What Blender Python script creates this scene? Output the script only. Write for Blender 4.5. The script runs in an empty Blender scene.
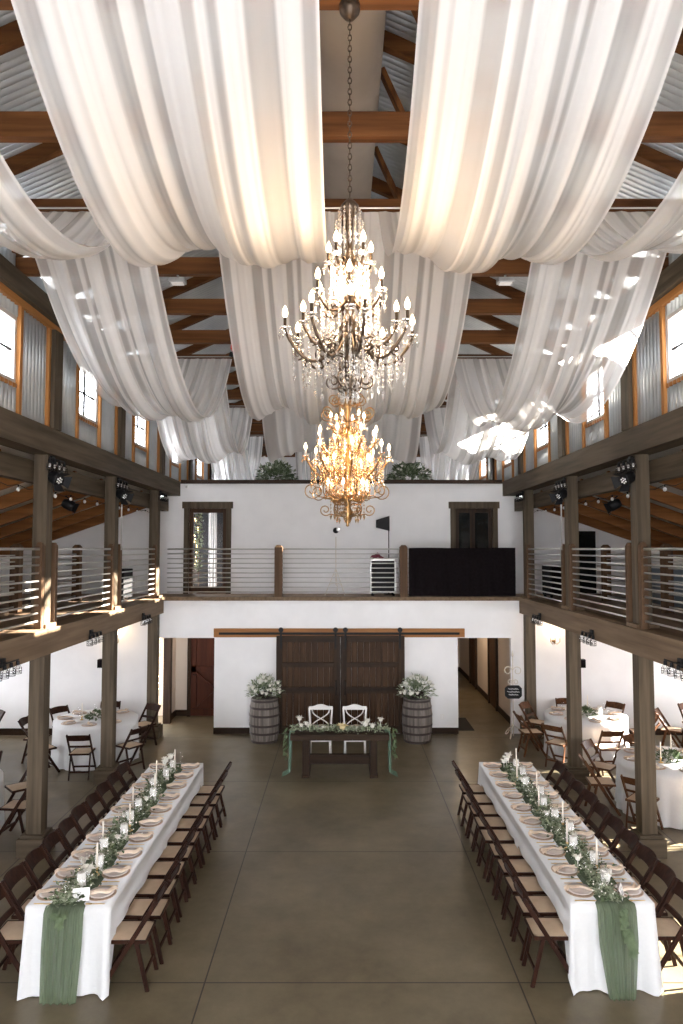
import bpy, math, random
from mathutils import Vector, Matrix
R = math.radians
PI = math.pi
sc = bpy.context.scene
COL = sc.collection
rnd = random.Random(7)
ORD = ['first','second','third','fourth','fifth','sixth','seventh','eighth','ninth','tenth','eleventh','twelfth','thirteenth','fourteenth','fifteenth','sixteenth','seventeenth','eighteenth','nineteenth','twentieth']

# ------------------------------------------------------------------ materials
def newmat(name):
    m = bpy.data.materials.new(name); m.use_nodes = True
    nt = m.node_tree; nt.nodes.clear()
    out = nt.nodes.new('ShaderNodeOutputMaterial')
    return m, nt, out
def pbr(name, col, rough=.5, metal=0., spec=.5, noise=0., nscale=8., col2=None, stretch=(1,1,1), bump=0., emit=None, estr=0., coat=0., sub=0.):
    m, nt, out = newmat(name)
    b = nt.nodes.new('ShaderNodeBsdfPrincipled')
    b.inputs['Base Color'].default_value = (*col, 1)
    b.inputs['Roughness'].default_value = rough
    b.inputs['Metallic'].default_value = metal
    b.inputs['Specular IOR Level'].default_value = spec
    b.inputs['Coat Weight'].default_value = coat
    nt.links.new(b.outputs[0], out.inputs[0])
    if col2 is not None or bump:
        tc = nt.nodes.new('ShaderNodeTexCoord'); mp = nt.nodes.new('ShaderNodeMapping')
        mp.inputs['Scale'].default_value = stretch
        nz = nt.nodes.new('ShaderNodeTexNoise'); nz.inputs['Scale'].default_value = nscale
        nz.inputs['Detail'].default_value = 5
        nt.links.new(tc.outputs['Object'], mp.inputs[0]); nt.links.new(mp.outputs[0], nz.inputs[0])
        if col2 is not None:
            cr = nt.nodes.new('ShaderNodeValToRGB')
            cr.color_ramp.elements[0].position = .32; cr.color_ramp.elements[0].color = (*col, 1)
            cr.color_ramp.elements[1].position = .68; cr.color_ramp.elements[1].color = (*col2, 1)
            nt.links.new(nz.outputs[0], cr.inputs[0]); nt.links.new(cr.outputs[0], b.inputs['Base Color'])
        if bump:
            bp = nt.nodes.new('ShaderNodeBump'); bp.inputs['Strength'].default_value = bump
            bp.inputs['Distance'].default_value = .01
            nt.links.new(nz.outputs[0], bp.inputs['Height']); nt.links.new(bp.outputs[0], b.inputs['Normal'])
    if emit:
        b.inputs['Emission Color'].default_value = (*emit, 1); b.inputs['Emission Strength'].default_value = estr
    return m
def wood(name, c1, c2, axis, rough=.6, sc_=14):
    st = [1, 1, 1]; st['xyz'.index(axis)] = .06
    return pbr(name, c1, rough, spec=.14, col2=c2, nscale=sc_, stretch=st, bump=.25)
M = {}
for a in 'xyz':
    M['timber_'+a] = wood('weathered_timber_'+a, (.055,.041,.027), (.118,.090,.061), a, .65)
    M['brown_'+a] = wood('brown_timber_'+a, (.062,.023,.008), (.165,.066,.022), a, .6)
    M['stud_'+a] = wood('orange_stud_'+a, (.30,.125,.035), (.46,.21,.07), a, .6)
    M['dark_'+a] = wood('dark_stain_'+a, (.017,.009,.005), (.042,.023,.012), a, .5)
    M['barn_'+a] = wood('barn_board_'+a, (.036,.018,.009), (.072,.037,.018), a, .55)
M['fascia'] = wood('fascia_wood', (.12,.080,.048), (.20,.138,.088), 'y', .6)
M['newel'] = wood('newel_wood', (.07,.04,.022), (.12,.07,.04), 'z', .6)
M['rafter'] = wood('rafter_wood', (.17,.065,.02), (.30,.125,.042), 'x', .55)
M['header'] = wood('header_wood', (.24,.10,.035), (.36,.165,.06), 'x', .55)
M['reddoor'] = wood('red_stained_door', (.036,.009,.004), (.07,.020,.009), 'z', .5)
M['galfloor'] = wood('gallery_boards', (.17,.11,.07), (.26,.18,.12), 'y', .5, 10)
M['plaster'] = pbr('white_plaster', (.80,.79,.79), .85, spec=.2, col2=(.84,.83,.83), nscale=3, bump=.05)
M['hallpaint'] = pbr('hall_paint', (.62,.55,.48), .85, spec=.2)
M['corr'] = pbr('corrugated_steel', (.50,.53,.55), .35, metal=.6, col2=(.68,.71,.73), nscale=1.5)
M['corrlow'] = pbr('corrugated_steel_aisle', (.50,.46,.40), .5, metal=.3, col2=(.54,.50,.44), nscale=1.5)
M['duct'] = pbr('fabric_duct', (.42,.37,.32), .9, spec=.15, col2=(.48,.43,.375), nscale=2)
M['rail'] = pbr('brushed_rail', (.55,.54,.52), .4, metal=.7)
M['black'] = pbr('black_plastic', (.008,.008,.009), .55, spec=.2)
M['blackcloth'] = pbr('black_cloth', (.006,.004,.005), .95, spec=.05, col2=(.010,.008,.009), nscale=20)
M['iron'] = pbr('dark_bronze', (.045,.030,.020), .4, metal=.8, col2=(.10,.068,.045), nscale=30)
M['gold'] = pbr('antique_gold', (.34,.20,.085), .35, metal=.85, col2=(.20,.115,.045), nscale=30)
M['goldflat'] = pbr('gold_cutlery', (.75,.52,.22), .3, metal=.9)
M['chair'] = wood('mahogany_chair', (.014,.005,.003), (.036,.013,.007), 'z', .5, 20)
M['chair_sunlit'] = wood('sunlit_mahogany_chair', (.055,.023,.010), (.12,.052,.024), 'z', .4, 20)  # same chair wood, with the right aisle's sunlight put into the colour
M['vinyl'] = pbr('tan_vinyl', (.47,.35,.24), .55, col2=(.53,.40,.28), nscale=9)
M['linen'] = pbr('white_linen', (.66,.66,.665), .9, spec=.1, col2=(.68,.68,.68), nscale=30, bump=.15)
M['plate'] = pbr('white_china', (.72,.66,.64), .2, spec=.5)
M['charger'] = pbr('rose_charger', (.58,.44,.33), .4, metal=.1, col2=(.36,.24,.15), nscale=60)
M['napkin'] = pbr('peach_napkin', (.70,.56,.44), .95, spec=.1, col2=(.78,.66,.54), nscale=25)
M['wax'] = pbr('ivory_wax', (.83,.76,.66), .5)
M['waxwhite'] = pbr('white_wax', (.85,.83,.79), .5)
M['leaf'] = pbr('dark_leaf', (.045,.075,.028), .6, col2=(.11,.155,.07), nscale=9)
M['leafgrey'] = pbr('eucalyptus_leaf', (.18,.22,.13), .7, col2=(.36,.40,.28), nscale=9)
M['petal'] = pbr('white_petal', (.82,.80,.74), .8, spec=.1)
M['yellowpetal'] = pbr('cream_petal', (.70,.58,.34), .8, spec=.1)
M['whitepaint'] = pbr('white_paint', (.80,.78,.76), .45)
M['ironwhite'] = pbr('cream_iron', (.62,.56,.48), .5)
M['stave'] = wood('barrel_stave', (.10,.085,.073), (.22,.19,.17), 'z', .7, 18)
M['hoop'] = pbr('barrel_hoop', (.045,.032,.028), .5, metal=.5)
M['soil'] = pbr('dark_soil', (.02,.014,.01), .95)
M['flame'] = pbr('bulb_glow', (1,.8,.55), .4, emit=(1,.74,.45), estr=14)
M['flame2'] = pbr('amber_bulb_glow', (1,.7,.4), .4, emit=(1,.70,.42), estr=9)
M['fairy'] = pbr('fairy_glow', (1,.7,.4), .4, emit=(1,.66,.3), estr=9)
M['ink'] = pbr('grey_ink', (.25,.25,.25), .8)
M['chalk'] = pbr('white_chalk', (.85,.85,.85), .8)
M['redcloth'] = pbr('dark_red_cloth', (.16,.03,.045), .9)
M['redpaint'] = pbr('red_paint', (.5,.03,.02), .4)
M['greytable'] = pbr('blue_grey_cloth', (.13,.16,.19), .8)
M['mat'] = pbr('dark_mat', (.02,.018,.016), .95)
M['steel'] = pbr('galvanised_steel', (.5,.5,.5), .35, metal=.8)
M['bluewhite'] = pbr('window_vinyl', (.55,.52,.50), .5)

def thin(name, col, alpha_lo, alpha_hi, trans=.5, stripes=0., gloss=0.):
    m, nt, out = newmat(name)
    d = nt.nodes.new('ShaderNodeBsdfDiffuse'); d.inputs[0].default_value = (*col, 1)
    t = nt.nodes.new('ShaderNodeBsdfTranslucent'); t.inputs[0].default_value = (*col, 1)
    mx = nt.nodes.new('ShaderNodeMixShader'); mx.inputs[0].default_value = trans
    nt.links.new(d.outputs[0], mx.inputs[1]); nt.links.new(t.outputs[0], mx.inputs[2])
    tr = nt.nodes.new('ShaderNodeBsdfTransparent')
    m2 = nt.nodes.new('ShaderNodeMixShader')
    nt.links.new(tr.outputs[0], m2.inputs[1]); nt.links.new(mx.outputs[0], m2.inputs[2])
    if stripes:
        tc = nt.nodes.new('ShaderNodeTexCoord'); mp = nt.nodes.new('ShaderNodeMapping')
        mp.inputs['Scale'].default_value = (stripes, .10, 0)
        nz = nt.nodes.new('ShaderNodeTexNoise'); nz.inputs['Scale'].default_value = 1; nz.inputs['Detail'].default_value = 1.5
        cr = nt.nodes.new('ShaderNodeMapRange')
        cr.inputs['From Min'].default_value = .455; cr.inputs['From Max'].default_value = .50
        cr.inputs['To Min'].default_value = alpha_lo; cr.inputs['To Max'].default_value = alpha_hi
        nt.links.new(tc.outputs['UV'], mp.inputs[0]); nt.links.new(mp.outputs[0], nz.inputs[0])
        nt.links.new(nz.outputs[0], cr.inputs[0]); nt.links.new(cr.outputs[0], m2.inputs[0])
    else:
        m2.inputs[0].default_value = alpha_hi
    nt.links.new(m2.outputs[0], out.inputs[0])
    return m
M['sheer'] = thin('sheer_white_drape', (.93,.905,.88), .52, .93, .5, stripes=8)
M['gauze'] = thin('sage_gauze', (.14,.178,.11), .75, .93, .3, stripes=30)
M['gauzelight'] = thin('pale_green_gauze', (.27,.42,.33), .5, .8, .4, stripes=20)
def glass(name, gl=.12, tint=(1,1,1), rough=.03, dark=None):
    m, nt, out = newmat(name)
    g = nt.nodes.new('ShaderNodeBsdfGlossy'); g.inputs[0].default_value = (1,1,1,1); g.inputs['Roughness'].default_value = rough
    t = nt.nodes.new('ShaderNodeBsdfTransparent'); t.inputs[0].default_value = (*tint, 1)
    mx = nt.nodes.new('ShaderNodeMixShader'); mx.inputs[0].default_value = gl
    nt.links.new(t.outputs[0], mx.inputs[1]); nt.links.new(g.outputs[0], mx.inputs[2]); nt.links.new(mx.outputs[0], out.inputs[0])
    return m
M['pane'] = glass('window_glass', .06)
M['glass'] = glass('clear_glass', .055, rough=.08)
M['crystal'] = glass('cut_crystal', .5, rough=.12)
M['ambercrystal'] = glass('amber_crystal', .5, tint=(1,.8,.55), rough=.15)
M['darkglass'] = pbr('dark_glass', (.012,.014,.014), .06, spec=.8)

def floor_mat():
    m, nt, out = newmat('polished_concrete')
    b = nt.nodes.new('ShaderNodeBsdfPrincipled'); nt.links.new(b.outputs[0], out.inputs[0])
    tc = nt.nodes.new('ShaderNodeTexCoord')
    n1 = nt.nodes.new('ShaderNodeTexNoise'); n1.inputs['Scale'].default_value = .8; n1.inputs['Detail'].default_value = 10; n1.inputs['Roughness'].default_value = .72
    nt.links.new(tc.outputs['Object'], n1.inputs[0])
    cr = nt.nodes.new('ShaderNodeValToRGB')
    cr.color_ramp.elements[0].position = .3; cr.color_ramp.elements[0].color = (.088,.070,.041,1)
    cr.color_ramp.elements[1].position = .72; cr.color_ramp.elements[1].color = (.205,.168,.107,1)
    nt.links.new(n1.outputs[0], cr.inputs[0])
    sp = nt.nodes.new('ShaderNodeSeparateXYZ'); nt.links.new(tc.outputs['Object'], sp.inputs[0])
    def line(sock, off, period, w):
        a = nt.nodes.new('ShaderNodeMath'); a.operation = 'ADD'; a.inputs[1].default_value = -off + 50*period
        nt.links.new(sp.outputs[sock], a.inputs[0])
        c = nt.nodes.new('ShaderNodeMath'); c.operation = 'PINGPONG'; c.inputs[1].default_value = period/2
        nt.links.new(a.outputs[0], c.inputs[0])
        d = nt.nodes.new('ShaderNodeMath'); d.operation = 'LESS_THAN'; d.inputs[1].default_value = w
        nt.links.new(c.outputs[0], d.inputs[0]); return d
    lx = line('X', -1.27, 2.92, .007); ly = line('Y', 6.72, 2.82, .007)
    mxm = nt.nodes.new('ShaderNodeMath'); mxm.operation = 'MAXIMUM'
    nt.links.new(lx.outputs[0], mxm.inputs[0]); nt.links.new(ly.outputs[0], mxm.inputs[1])
    mix = nt.nodes.new('ShaderNodeMix'); mix.data_type = 'RGBA'
    nt.links.new(mxm.outputs[0], mix.inputs[0]); nt.links.new(cr.outputs[0], mix.inputs[6]); mix.inputs[7].default_value = (.03,.023,.017,1)
    nt.links.new(mix.outputs[2], b.inputs['Base Color'])
    n2 = nt.nodes.new('ShaderNodeTexNoise'); n2.inputs['Scale'].default_value = 2.; n2.inputs['Detail'].default_value = 5
    nt.links.new(tc.outputs['Object'], n2.inputs[0])
    mr = nt.nodes.new('ShaderNodeMapRange'); mr.inputs['To Min'].default_value = .22; mr.inputs['To Max'].default_value = .45
    nt.links.new(n2.outputs[0], mr.inputs[0]); nt.links.new(mr.outputs[0], b.inputs['Roughness'])
    b.inputs['Specular IOR Level'].default_value = .33
    return m
M['floor'] = floor_mat()

# ------------------------------------------------------------------ mesh builder
class MB:
    def __init__(s): s.v = []; s.f = []; s.uv = None
    def add(s, vs, fs):
        o = len(s.v); s.v += [tuple(v) for v in vs]; s.f += [tuple(i+o for i in f) for f in fs]; return s
    def box(s, x0, x1, y0, y1, z0, z1):
        vs = [(x,y,z) for x in (x0,x1) for y in (y0,y1) for z in (z0,z1)]
        return s.add(vs, [(0,1,3,2),(4,6,7,5),(0,4,5,1),(2,3,7,6),(0,2,6,4),(1,5,7,3)])
    def bar(s, a, b, w, h, up=(0,0,1)):
        a = Vector(a); b = Vector(b); d = (b-a).normalized(); up = Vector(up)
        if abs(d.dot(up)) > .98: up = Vector((0,1,0))
        r = d.cross(up).normalized(); u = r.cross(d).normalized()
        vs = [p + r*(i*w/2) + u*(j*h/2) for p in (a,b) for i in (-1,1) for j in (-1,1)]
        return s.add(vs, [(0,1,3,2),(4,6,7,5),(0,4,5,1),(2,3,7,6),(0,2,6,4),(1,5,7,3)])
    def tube(s, path, r, n=6, close=False, taper=None):
        P = [Vector(p) for p in path]; m = len(P); rings = []
        prev = None
        for i, p in enumerate(P):
            if close: d = (P[(i+1) % m]-P[i-1]).normalized()
            else: d = (P[min(i+1,m-1)]-P[max(i-1,0)]).normalized()
            if prev is None:
                up = Vector((0,0,1)) if abs(d.z) < .9 else Vector((1,0,0))
                a = d.cross(up).normalized()
            else:
                a = (prev - d*prev.dot(d)).normalized()
            prev = a; b = d.cross(a)
            rr = r if taper is None else r*(1+(taper-1)*i/(m-1))
            rings.append([p + (a*math.cos(t*2*PI/n)+b*math.sin(t*2*PI/n))*rr for t in range(n)])
        vs = [v for rg in rings for v in rg]; fs = []
        for i in range(m if close else m-1):
            j = (i+1) % m
            for t in range(n):
                fs.append((i*n+t, i*n+(t+1)%n, j*n+(t+1)%n, j*n+t))
        if not close: fs += [tuple(range(n-1,-1,-1)), tuple(range((m-1)*n, m*n))]
        return s.add(vs, fs)
    def lathe(s, prof, n=16, c=(0,0,0), cap=True):
        vs = [(c[0]+r*math.cos(2*PI*t/n), c[1]+r*math.sin(2*PI*t/n), c[2]+z) for r, z in prof for t in range(n)]
        fs = [(i*n+t, i*n+(t+1)%n, (i+1)*n+(t+1)%n, (i+1)*n+t) for i in range(len(prof)-1) for t in range(n)]
        if cap:
            if prof[0][0] > 1e-5: fs.append(tuple(range(n-1,-1,-1)))
            if prof[-1][0] > 1e-5: fs.append(tuple(range((len(prof)-1)*n, len(prof)*n)))
        return s.add(vs, fs)
    def octa(s, c, rx, rz, n=5):
        c = Vector(c); vs = [c+Vector((0,0,rz)), c-Vector((0,0,rz*1.25))]+[c+Vector((rx*math.cos(2*PI*t/n), rx*math.sin(2*PI*t/n), 0)) for t in range(n)]
        return s.add(vs, [(0,2+t,2+(t+1)%n) for t in range(n)]+[(1,2+(t+1)%n,2+t) for t in range(n)])
    def ball(s, c, r, n=8, m=5, sz=1):
        prof = [(r*math.sin(PI*i/m)+1e-6, -r*sz*math.cos(PI*i/m)) for i in range(m+1)]
        return s.lathe(prof, n, c, cap=False)
    def grid(s, fn, nu, nv, uv=False):
        vs = [fn(i/nu, j/nv) for j in range(nv+1) for i in range(nu+1)]
        fs = [(j*(nu+1)+i, j*(nu+1)+i+1, (j+1)*(nu+1)+i+1, (j+1)*(nu+1)+i) for j in range(nv) for i in range(nu)]
        if uv: s.uv = [(i/nu, j/nv) for j in range(nv+1) for i in range(nu+1)]
        return s.add(vs, fs)
    def leaf(s, p, d, L, W, nrm):
        p = Vector(p); d = Vector(d).normalized(); nrm = Vector(nrm)
        sd = d.cross(nrm)
        if sd.length < 1e-3: sd = Vector((1,0,0))
        sd.normalize(); up = sd.cross(d)
        return s.add([p, p+d*L*.45+sd*W/2+up*W*.15, p+d*L-up*L*.12, p+d*L*.45-sd*W/2+up*W*.15, p+d*L*.5], [(0,1,4),(1,2,4),(2,3,4),(3,0,4)])
    def build(s, name, mat, parent=None, smooth=False, loc=None, bevel=0, uvs=None):
        me = bpy.data.meshes.new(name); me.from_pydata(s.v, [], s.f); me.validate()
        if s.uv and len(s.uv) == len(s.v):
            ul = me.uv_layers.new(name='UVMap')
            for lp in me.loops: ul.data[lp.index].uv = s.uv[lp.vertex_index]
        mats = mat if isinstance(mat, (list,tuple)) else [mat]
        for q in mats: me.materials.append(q)
        if smooth:
            me.shade_smooth()
        o = bpy.data.objects.new(name, me); COL.objects.link(o)
        if parent is not None: o.parent = parent
        if loc: o.location = loc
        if bevel:
            b = o.modifiers.new('bevel', 'BEVEL'); b.width = bevel; b.segments = 2; b.limit_method = 'ANGLE'
        return o
def tag(o, label=None, cat=None, group=None, kind=None):
    if label: o['label'] = label
    if cat: o['category'] = cat
    if group: o['group'] = group
    if kind: o['kind'] = kind
    return o
def empty(name, loc, label, cat, group=None, rz=0):
    o = bpy.data.objects.new(name, None); COL.objects.link(o); o.empty_display_size = .1
    o.location = loc; o.rotation_euler = (0,0,rz)
    return tag(o, label, cat, group)
KIDS = {}
def kids(o):
    return [c for c in list(bpy.data.objects) if c.parent == o]
def dup(root, loc, rz=0, label=None, group=None, _top=True, _cache={}):
    key = root.name
    if key not in _cache: _cache[key] = kids(root)
    c = root.copy(); COL.objects.link(c)
    c.location = loc; c.rotation_euler = (0,0,rz)
    if label: c['label'] = label
    if group: c['group'] = group
    def rec(src, dst):
        k = src.name
        if k not in _cache: _cache[k] = kids(src)
        for ch in _cache[k]:
            d = ch.copy(); COL.objects.link(d); d.parent = dst; rec(ch, d)
    rec(root, c)
    return c
class Proto:
    """first use moves the source itself, later uses copy it"""
    def __init__(s, root): s.root = root; s.used = False
    def put(s, loc, rz=0, label=None, group=None):
        if not s.used:
            s.used = True; s.root.location = loc; s.root.rotation_euler = (0,0,rz)
            s.pending = (label, group); o = s.root
            if label: o['label'] = label
            if group: o['group'] = group
            return o
        return dup(s.root, loc, rz, label, group)
def struct(name, mb, mat, parent=None, **k):
    o = mb.build(name, mat, parent, **k)
    if parent is None: o['kind'] = 'structure'
    return o

YN, YB = -4.0, 15.5       # behind the camera, plane of the back railing
YU, YG = 16.9, 22.6       # upper wall, far gable
XO = 9.0                  # outer walls
BAY = 2.85
POSTS = [9.5+BAY*k for k in range(-4, 5)]   # -1.9 .. 20.9
SIDE = {-1:'left', 1:'right'}

# ------------------------------------------------------------------ shell
struct('floor', MB().box(-XO-.2, XO+.2, YN, 25, -.12, 0), M['floor'])
def slab_holes(x0, x1, holes, a0, a1, z0, z1):
    """wall box along Y (a) with rectangular holes (ya,yb,za,zb), equal za/zb rows"""
    mb = MB(); cur = a0
    for ya, yb, za, zb in sorted(holes):
        if ya > cur: mb.box(x0, x1, cur, ya, z0, z1)
        if za > z0: mb.box(x0, x1, ya, yb, z0, za)
        if zb < z1: mb.box(x0, x1, ya, yb, zb, z1)
        cur = yb
    if cur < a1: mb.box(x0, x1, cur, a1, z0, z1)
    return mb
def wall_holes_x(y0, y1, holes, x0, x1, z0, z1):
    mb = MB(); cur = x0
    for xa, xb, za, zb in sorted(holes):
        if xa > cur: mb.box(cur, xa, y0, y1, z0, z1)
        if za > z0: mb.box(xa, xb, y0, y1, z0, za)
        if zb < z1: mb.box(xa, xb, y0, y1, zb, z1)
        cur = xb
    if cur < x1: mb.box(cur, x1, y0, y1, z0, z1)
    return mb
PORTALS = []
wn = 0
def window(name, plane, sx, ya, yb, za, zb, frame_mat, out=.06, vm=1, hm=1):
    """window in a wall normal to X at plane"""
    fr = MB(); t = .05
    x0, x1 = plane-.05, plane+.05
    fr.box(x0,x1,ya,ya+t,za,zb).box(x0,x1,yb-t,yb,za,zb).box(x0,x1,ya+t,yb-t,za,za+t).box(x0,x1,ya+t,yb-t,zb-t,zb)
    o = struct(name, fr, frame_mat)
    mu = MB()
    for i in range(vm):
        y = ya+(yb-ya)*(i+1)/(vm+1); mu.box(plane-.015,plane+.015,y-.012,y+.012,za+t,zb-t)
    for i in range(hm):
        z = za+(zb-za)*(i+1)/(hm+1); mu.box(plane-.014,plane+.014,ya+t,yb-t,z-.012,z+.012)
    mu.build('muntin', M['black'], o)
    MB().box(plane-.004,plane+.004,ya+t,yb-t,za+t,zb-t).build('pane', M['pane'], o)
    PORTALS.append((Vector((plane+sx*.12, (ya+yb)/2, (za+zb)/2)), (yb-ya), (zb-za), -sx, 'x'))
    return o
OUTW = [(p+.95, p+2.35) for p in POSTS if p < 13.]
for s in (-1, 1):
    holes = [(a, b, .85, 2.55) for a, b in OUTW]
    x0, x1 = sorted((s*XO, s*(XO+.18)))
    struct('wall_'+SIDE[s], slab_holes(x0, x1, holes, YN, YU, 0, 3.9), M['plaster'])
    for a, b in OUTW:
        wn += 1
        window('window_%d' % wn, s*(XO+.09), s, a, b, .85, 2.55, M['bluewhite'])
    struct('baseboard_'+SIDE[s], MB().box(*sorted((s*XO, s*(XO-.02))), YN, 15.38, 0, .13), M['dark_y'])
# front wall behind the photographer: unseen, with a glazed opening added and sized for daylight
struct('wall_front', wall_holes_x(YN-.2, YN, [(-3.3,3.3,.3,6.0)], -XO-.2, XO+.2, 0, 9.9), M['plaster'])
fw = struct('window_added_daylight', MB().box(-3.3,3.3,YN-.14,YN-.06,.3,.4).box(-3.3,3.3,YN-.14,YN-.06,5.9,6.0).box(-3.3,3.3,YN-.14,YN-.06,2.8,3.0), M['dark_x'])
mu = MB()
for x in (-3.26,-2.2,-1.1,0,1.1,2.2,3.26): mu.box(x-.04,x+.04,YN-.13,YN-.07,.4,5.9)
mu.build('mullion', M['dark_z'], fw)
MB().box(-3.3,3.3,YN-.104,YN-.096,.4,5.9).build('pane', M['pane'], fw)
PORTALS.append((Vector((0, YN-.25, 3.15)), 6.6, 5.7, 1, 'y'))

# lower back wall (flush under the back balcony) and aisle back walls
OPL = (-4.12, -2.79); OPR = (2.55, 3.72); OPH = 2.07
struct('wall_back_lower', wall_holes_x(YB, YB+.15, [(OPL[0],OPL[1],0,OPH),(OPR[0],OPR[1],0,OPH)], -4.2, 4.2, 0, 2.95), M['plaster'])
for s in (-1,1):
    x0, x1 = sorted((s*4.2, s*(XO)))
    struct('wall_back_aisle_'+SIDE[s], MB().box(x0, x1, 15.4, 15.55, 0, 2.78), M['plaster'])
    struct('baseboard_aisle_'+SIDE[s], MB().box(x0, x1, 15.375, 15.4, 0, .14), M['dark_x'])
struct('baseboard_back', MB().box(OPL[1], -1.45, YB-.025, YB, 0, .13).box(1.4, OPR[0], YB-.025, YB, 0, .13), M['dark_x'])
# upper wall with two doorways; extends over the aisles under the shed roofs
UD = [(-3.68,-2.78), (2.75,3.65)]
struct('wall_back_upper', wall_holes_x(YU, YU+.15, [(a,b,2.95,5.0) for a,b in UD], -4.12, 4.12, 2.95, 5.60), M['plaster'])
struct('trim_1', MB().box(-3.88, 3.88, YU-.06, YU+.2, 5.60, 5.69), M['dark_x'])
for s in (-1,1):
    mb = MB(); a, b = 4.12, XO
    za = 5.34-.35*(a-4.2); zb = 5.34-.35*(b-4.2)
    pts = [(s*a,YU,2.95),(s*b,YU,2.95),(s*b,YU,zb),(s*a,YU,za)]
    pts2 = [(x,y+.15,z) for x,y,z in pts]
    mb.add(pts+pts2, [(0,1,2,3),(7,6,5,4),(0,4,5,1),(1,5,6,2),(2,6,7,3),(3,7,4,0)])
    struct('wall_back_gallery_'+SIDE[s], mb, M['plaster'])
# slabs: galleries along both sides, balcony across the back
for s in (-1,1):
    x0, x1 = sorted((s*4.2, s*XO))
    struct('floor_gallery_'+SIDE[s], MB().box(x0, x1, YN, YU, 2.80, 2.95), M['galfloor'])
struct('floor_balcony', MB().box(-4.2, 4.2, YB+.15, YU, 2.80, 2.95), M['galfloor'])
struct('trim_2', MB().box(-3.9, 3.9, YB-.03, YB+.16, 2.885, 2.968), M['fascia'])
struct('floor_loft', MB().box(-4.2, 4.2, YU+.15, YG, 5.0, 5.12), M['dark_x'])
# hallways behind the lower wall
struct('ceiling_hall', MB().box(-4.6, 4.2, YB+.15, 24.4, 2.70, 2.78), M['hallpaint'])
struct('wall_hall_right', MB().box(3.9, 4.05, YB+.15, 24.0, 0, 2.70), M['hallpaint'])
struct('wall_hall_inner', MB().box(2.3, 2.42, YB+.15, 24.0, 0, 2.70), M['hallpaint'])
struct('wall_hall_end', MB().box(2.42, 3.9, 23.3, 23.45, 0, 2.70), M['hallpaint'])
struct('baseboard_hall', MB().box(3.875, 3.9, YB+.15, 23.3, 0, .14).box(2.42, 3.9, 23.275, 23.3, 0, .14), M['dark_y'])
for i, yy in enumerate((17.6, 20.3)):
    t = struct('door_%d' % (i+5), MB().box(3.84,3.9,yy,yy+.1,0,2.1).box(3.84,3.9,yy+.9,yy+1.0,0,2.1).box(3.84,3.9,yy,yy+1.0,2.1,2.2), M['dark_z'])
    MB().box(3.87,3.9,yy+.1,yy+.9,.01,2.1).build('door_leaf', M['barn_z'], t)
t = struct('door_7', MB().box(2.45,3.2,23.2,23.3,0,2.1), M['dark_z'])
MB().ball((3.12,23.17,1.0),.03).build('door_knob', M['steel'], t)
struct('wall_hall_left_end', MB().box(-4.6, -2.3, 17.15, 17.3, 0, 2.70), M['hallpaint'])
struct('wall_hall_left_side', MB().box(-2.45, -2.3, YB+.15, 17.15, 0, 2.70), M['hallpaint'])
struct('baseboard_hall_left', MB().box(-4.1,-3.72,17.12,17.15,0,.14).box(-4.02,-4.0,16.5,17.12,0,.14), M['dark_x'])
struct('wall_hall_stub', MB().box(-4.12,-4.02,16.5,17.15,0,2.70), M['hallpaint'])
struct('trim_3', MB().box(-4.12,-3.95,16.36,16.5,0,2.15), M['dark_z'])
# red hall door with Z braces
dr = struct('door_1', MB().box(-3.72,-3.64,17.06,17.15,0,2.15).box(-2.72,-2.64,17.06,17.15,0,2.15).box(-3.72,-2.64,17.06,17.15,2.08,2.15), M['dark_z'])
MB().box(-3.64,-2.72,17.09,17.14,.01,2.08).build('door_leaf', M['reddoor'], dr)
br = MB().box(-3.62,-2.74,17.05,17.09,.03,.18).box(-3.62,-2.74,17.05,17.09,1.05,1.2).box(-3.62,-3.5,17.05,17.09,.2,2.06).box(-2.86,-2.74,17.05,17.09,.2,2.06)
br.bar((-3.5,17.07,1.06),(-3.02,17.07,.62),.035,.12,(0,1,0)).bar((-3.02,17.07,.62),(-3.5,17.07,.2),.035,.12,(0,1,0))
br.build('door_brace', M['reddoor'], dr)
MB().tube([(-3.56,17.04,1.0),(-3.56,17.0,1.0),(-3.48,17.0,1.0)], .012).build('door_handle', M['black'], dr)
# warm fairy light curtain in the side room
fl = empty('fairy_light_curtain', (-4.36, 17.05, 0), 'warm fairy lights glowing in the side room left of the hallway', 'string lights', rz=-PI/2)
cu = MB(); bu = MB()
for k in range(5):
    yy = -.25+k*.12; cu.tube([(0,yy,2.3),(0.01,yy,1.2),(0,yy,.2)], .004, 4)
    for q in range(12): bu.ball((0.02,yy+rnd.uniform(-.02,.02),.35+q*.15+rnd.uniform(-.03,.03)), .016, 6, 4)
cu.build('wire', M['gold'], fl)
b_ = bu.build('bulb', M['fairy'], fl); b_['kind'] = 'stuff'

# far gable above the loft
struct('wall_back_gable', MB().box(-4.25, 4.25, YG, YG+.15, 5.0, 7.0), M['plaster'])
mb = MB()
mb.add([(-4.25,YG-.03,7.0),(4.25,YG-.03,7.0),(4.25,YG-.03,7.55),(0,YG-.03,9.55),(-4.25,YG-.03,7.55),(-4.25,YG+.1,7.0),(4.25,YG+.1,7.0),(4.25,YG+.1,7.55),(0,YG+.1,9.55),(-4.25,YG+.1,7.55)],
       [(0,1,2,3,4),(9,8,7,6,5),(0,5,6,1),(1,6,7,2),(2,7,8,3),(3,8,9,4),(4,9,5,0)])
struct('wall_gable_boards', mb, M['barn_x'])
tb = MB()
for z in (7.0, 7.35, 7.7, 8.05): tb.box(-3.8+(z-7)*1.6, 3.8-(z-7)*1.6, YG-.1, YG-.03, z, z+.07)
struct('trim_4', tb, M['brown_x'])

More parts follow.
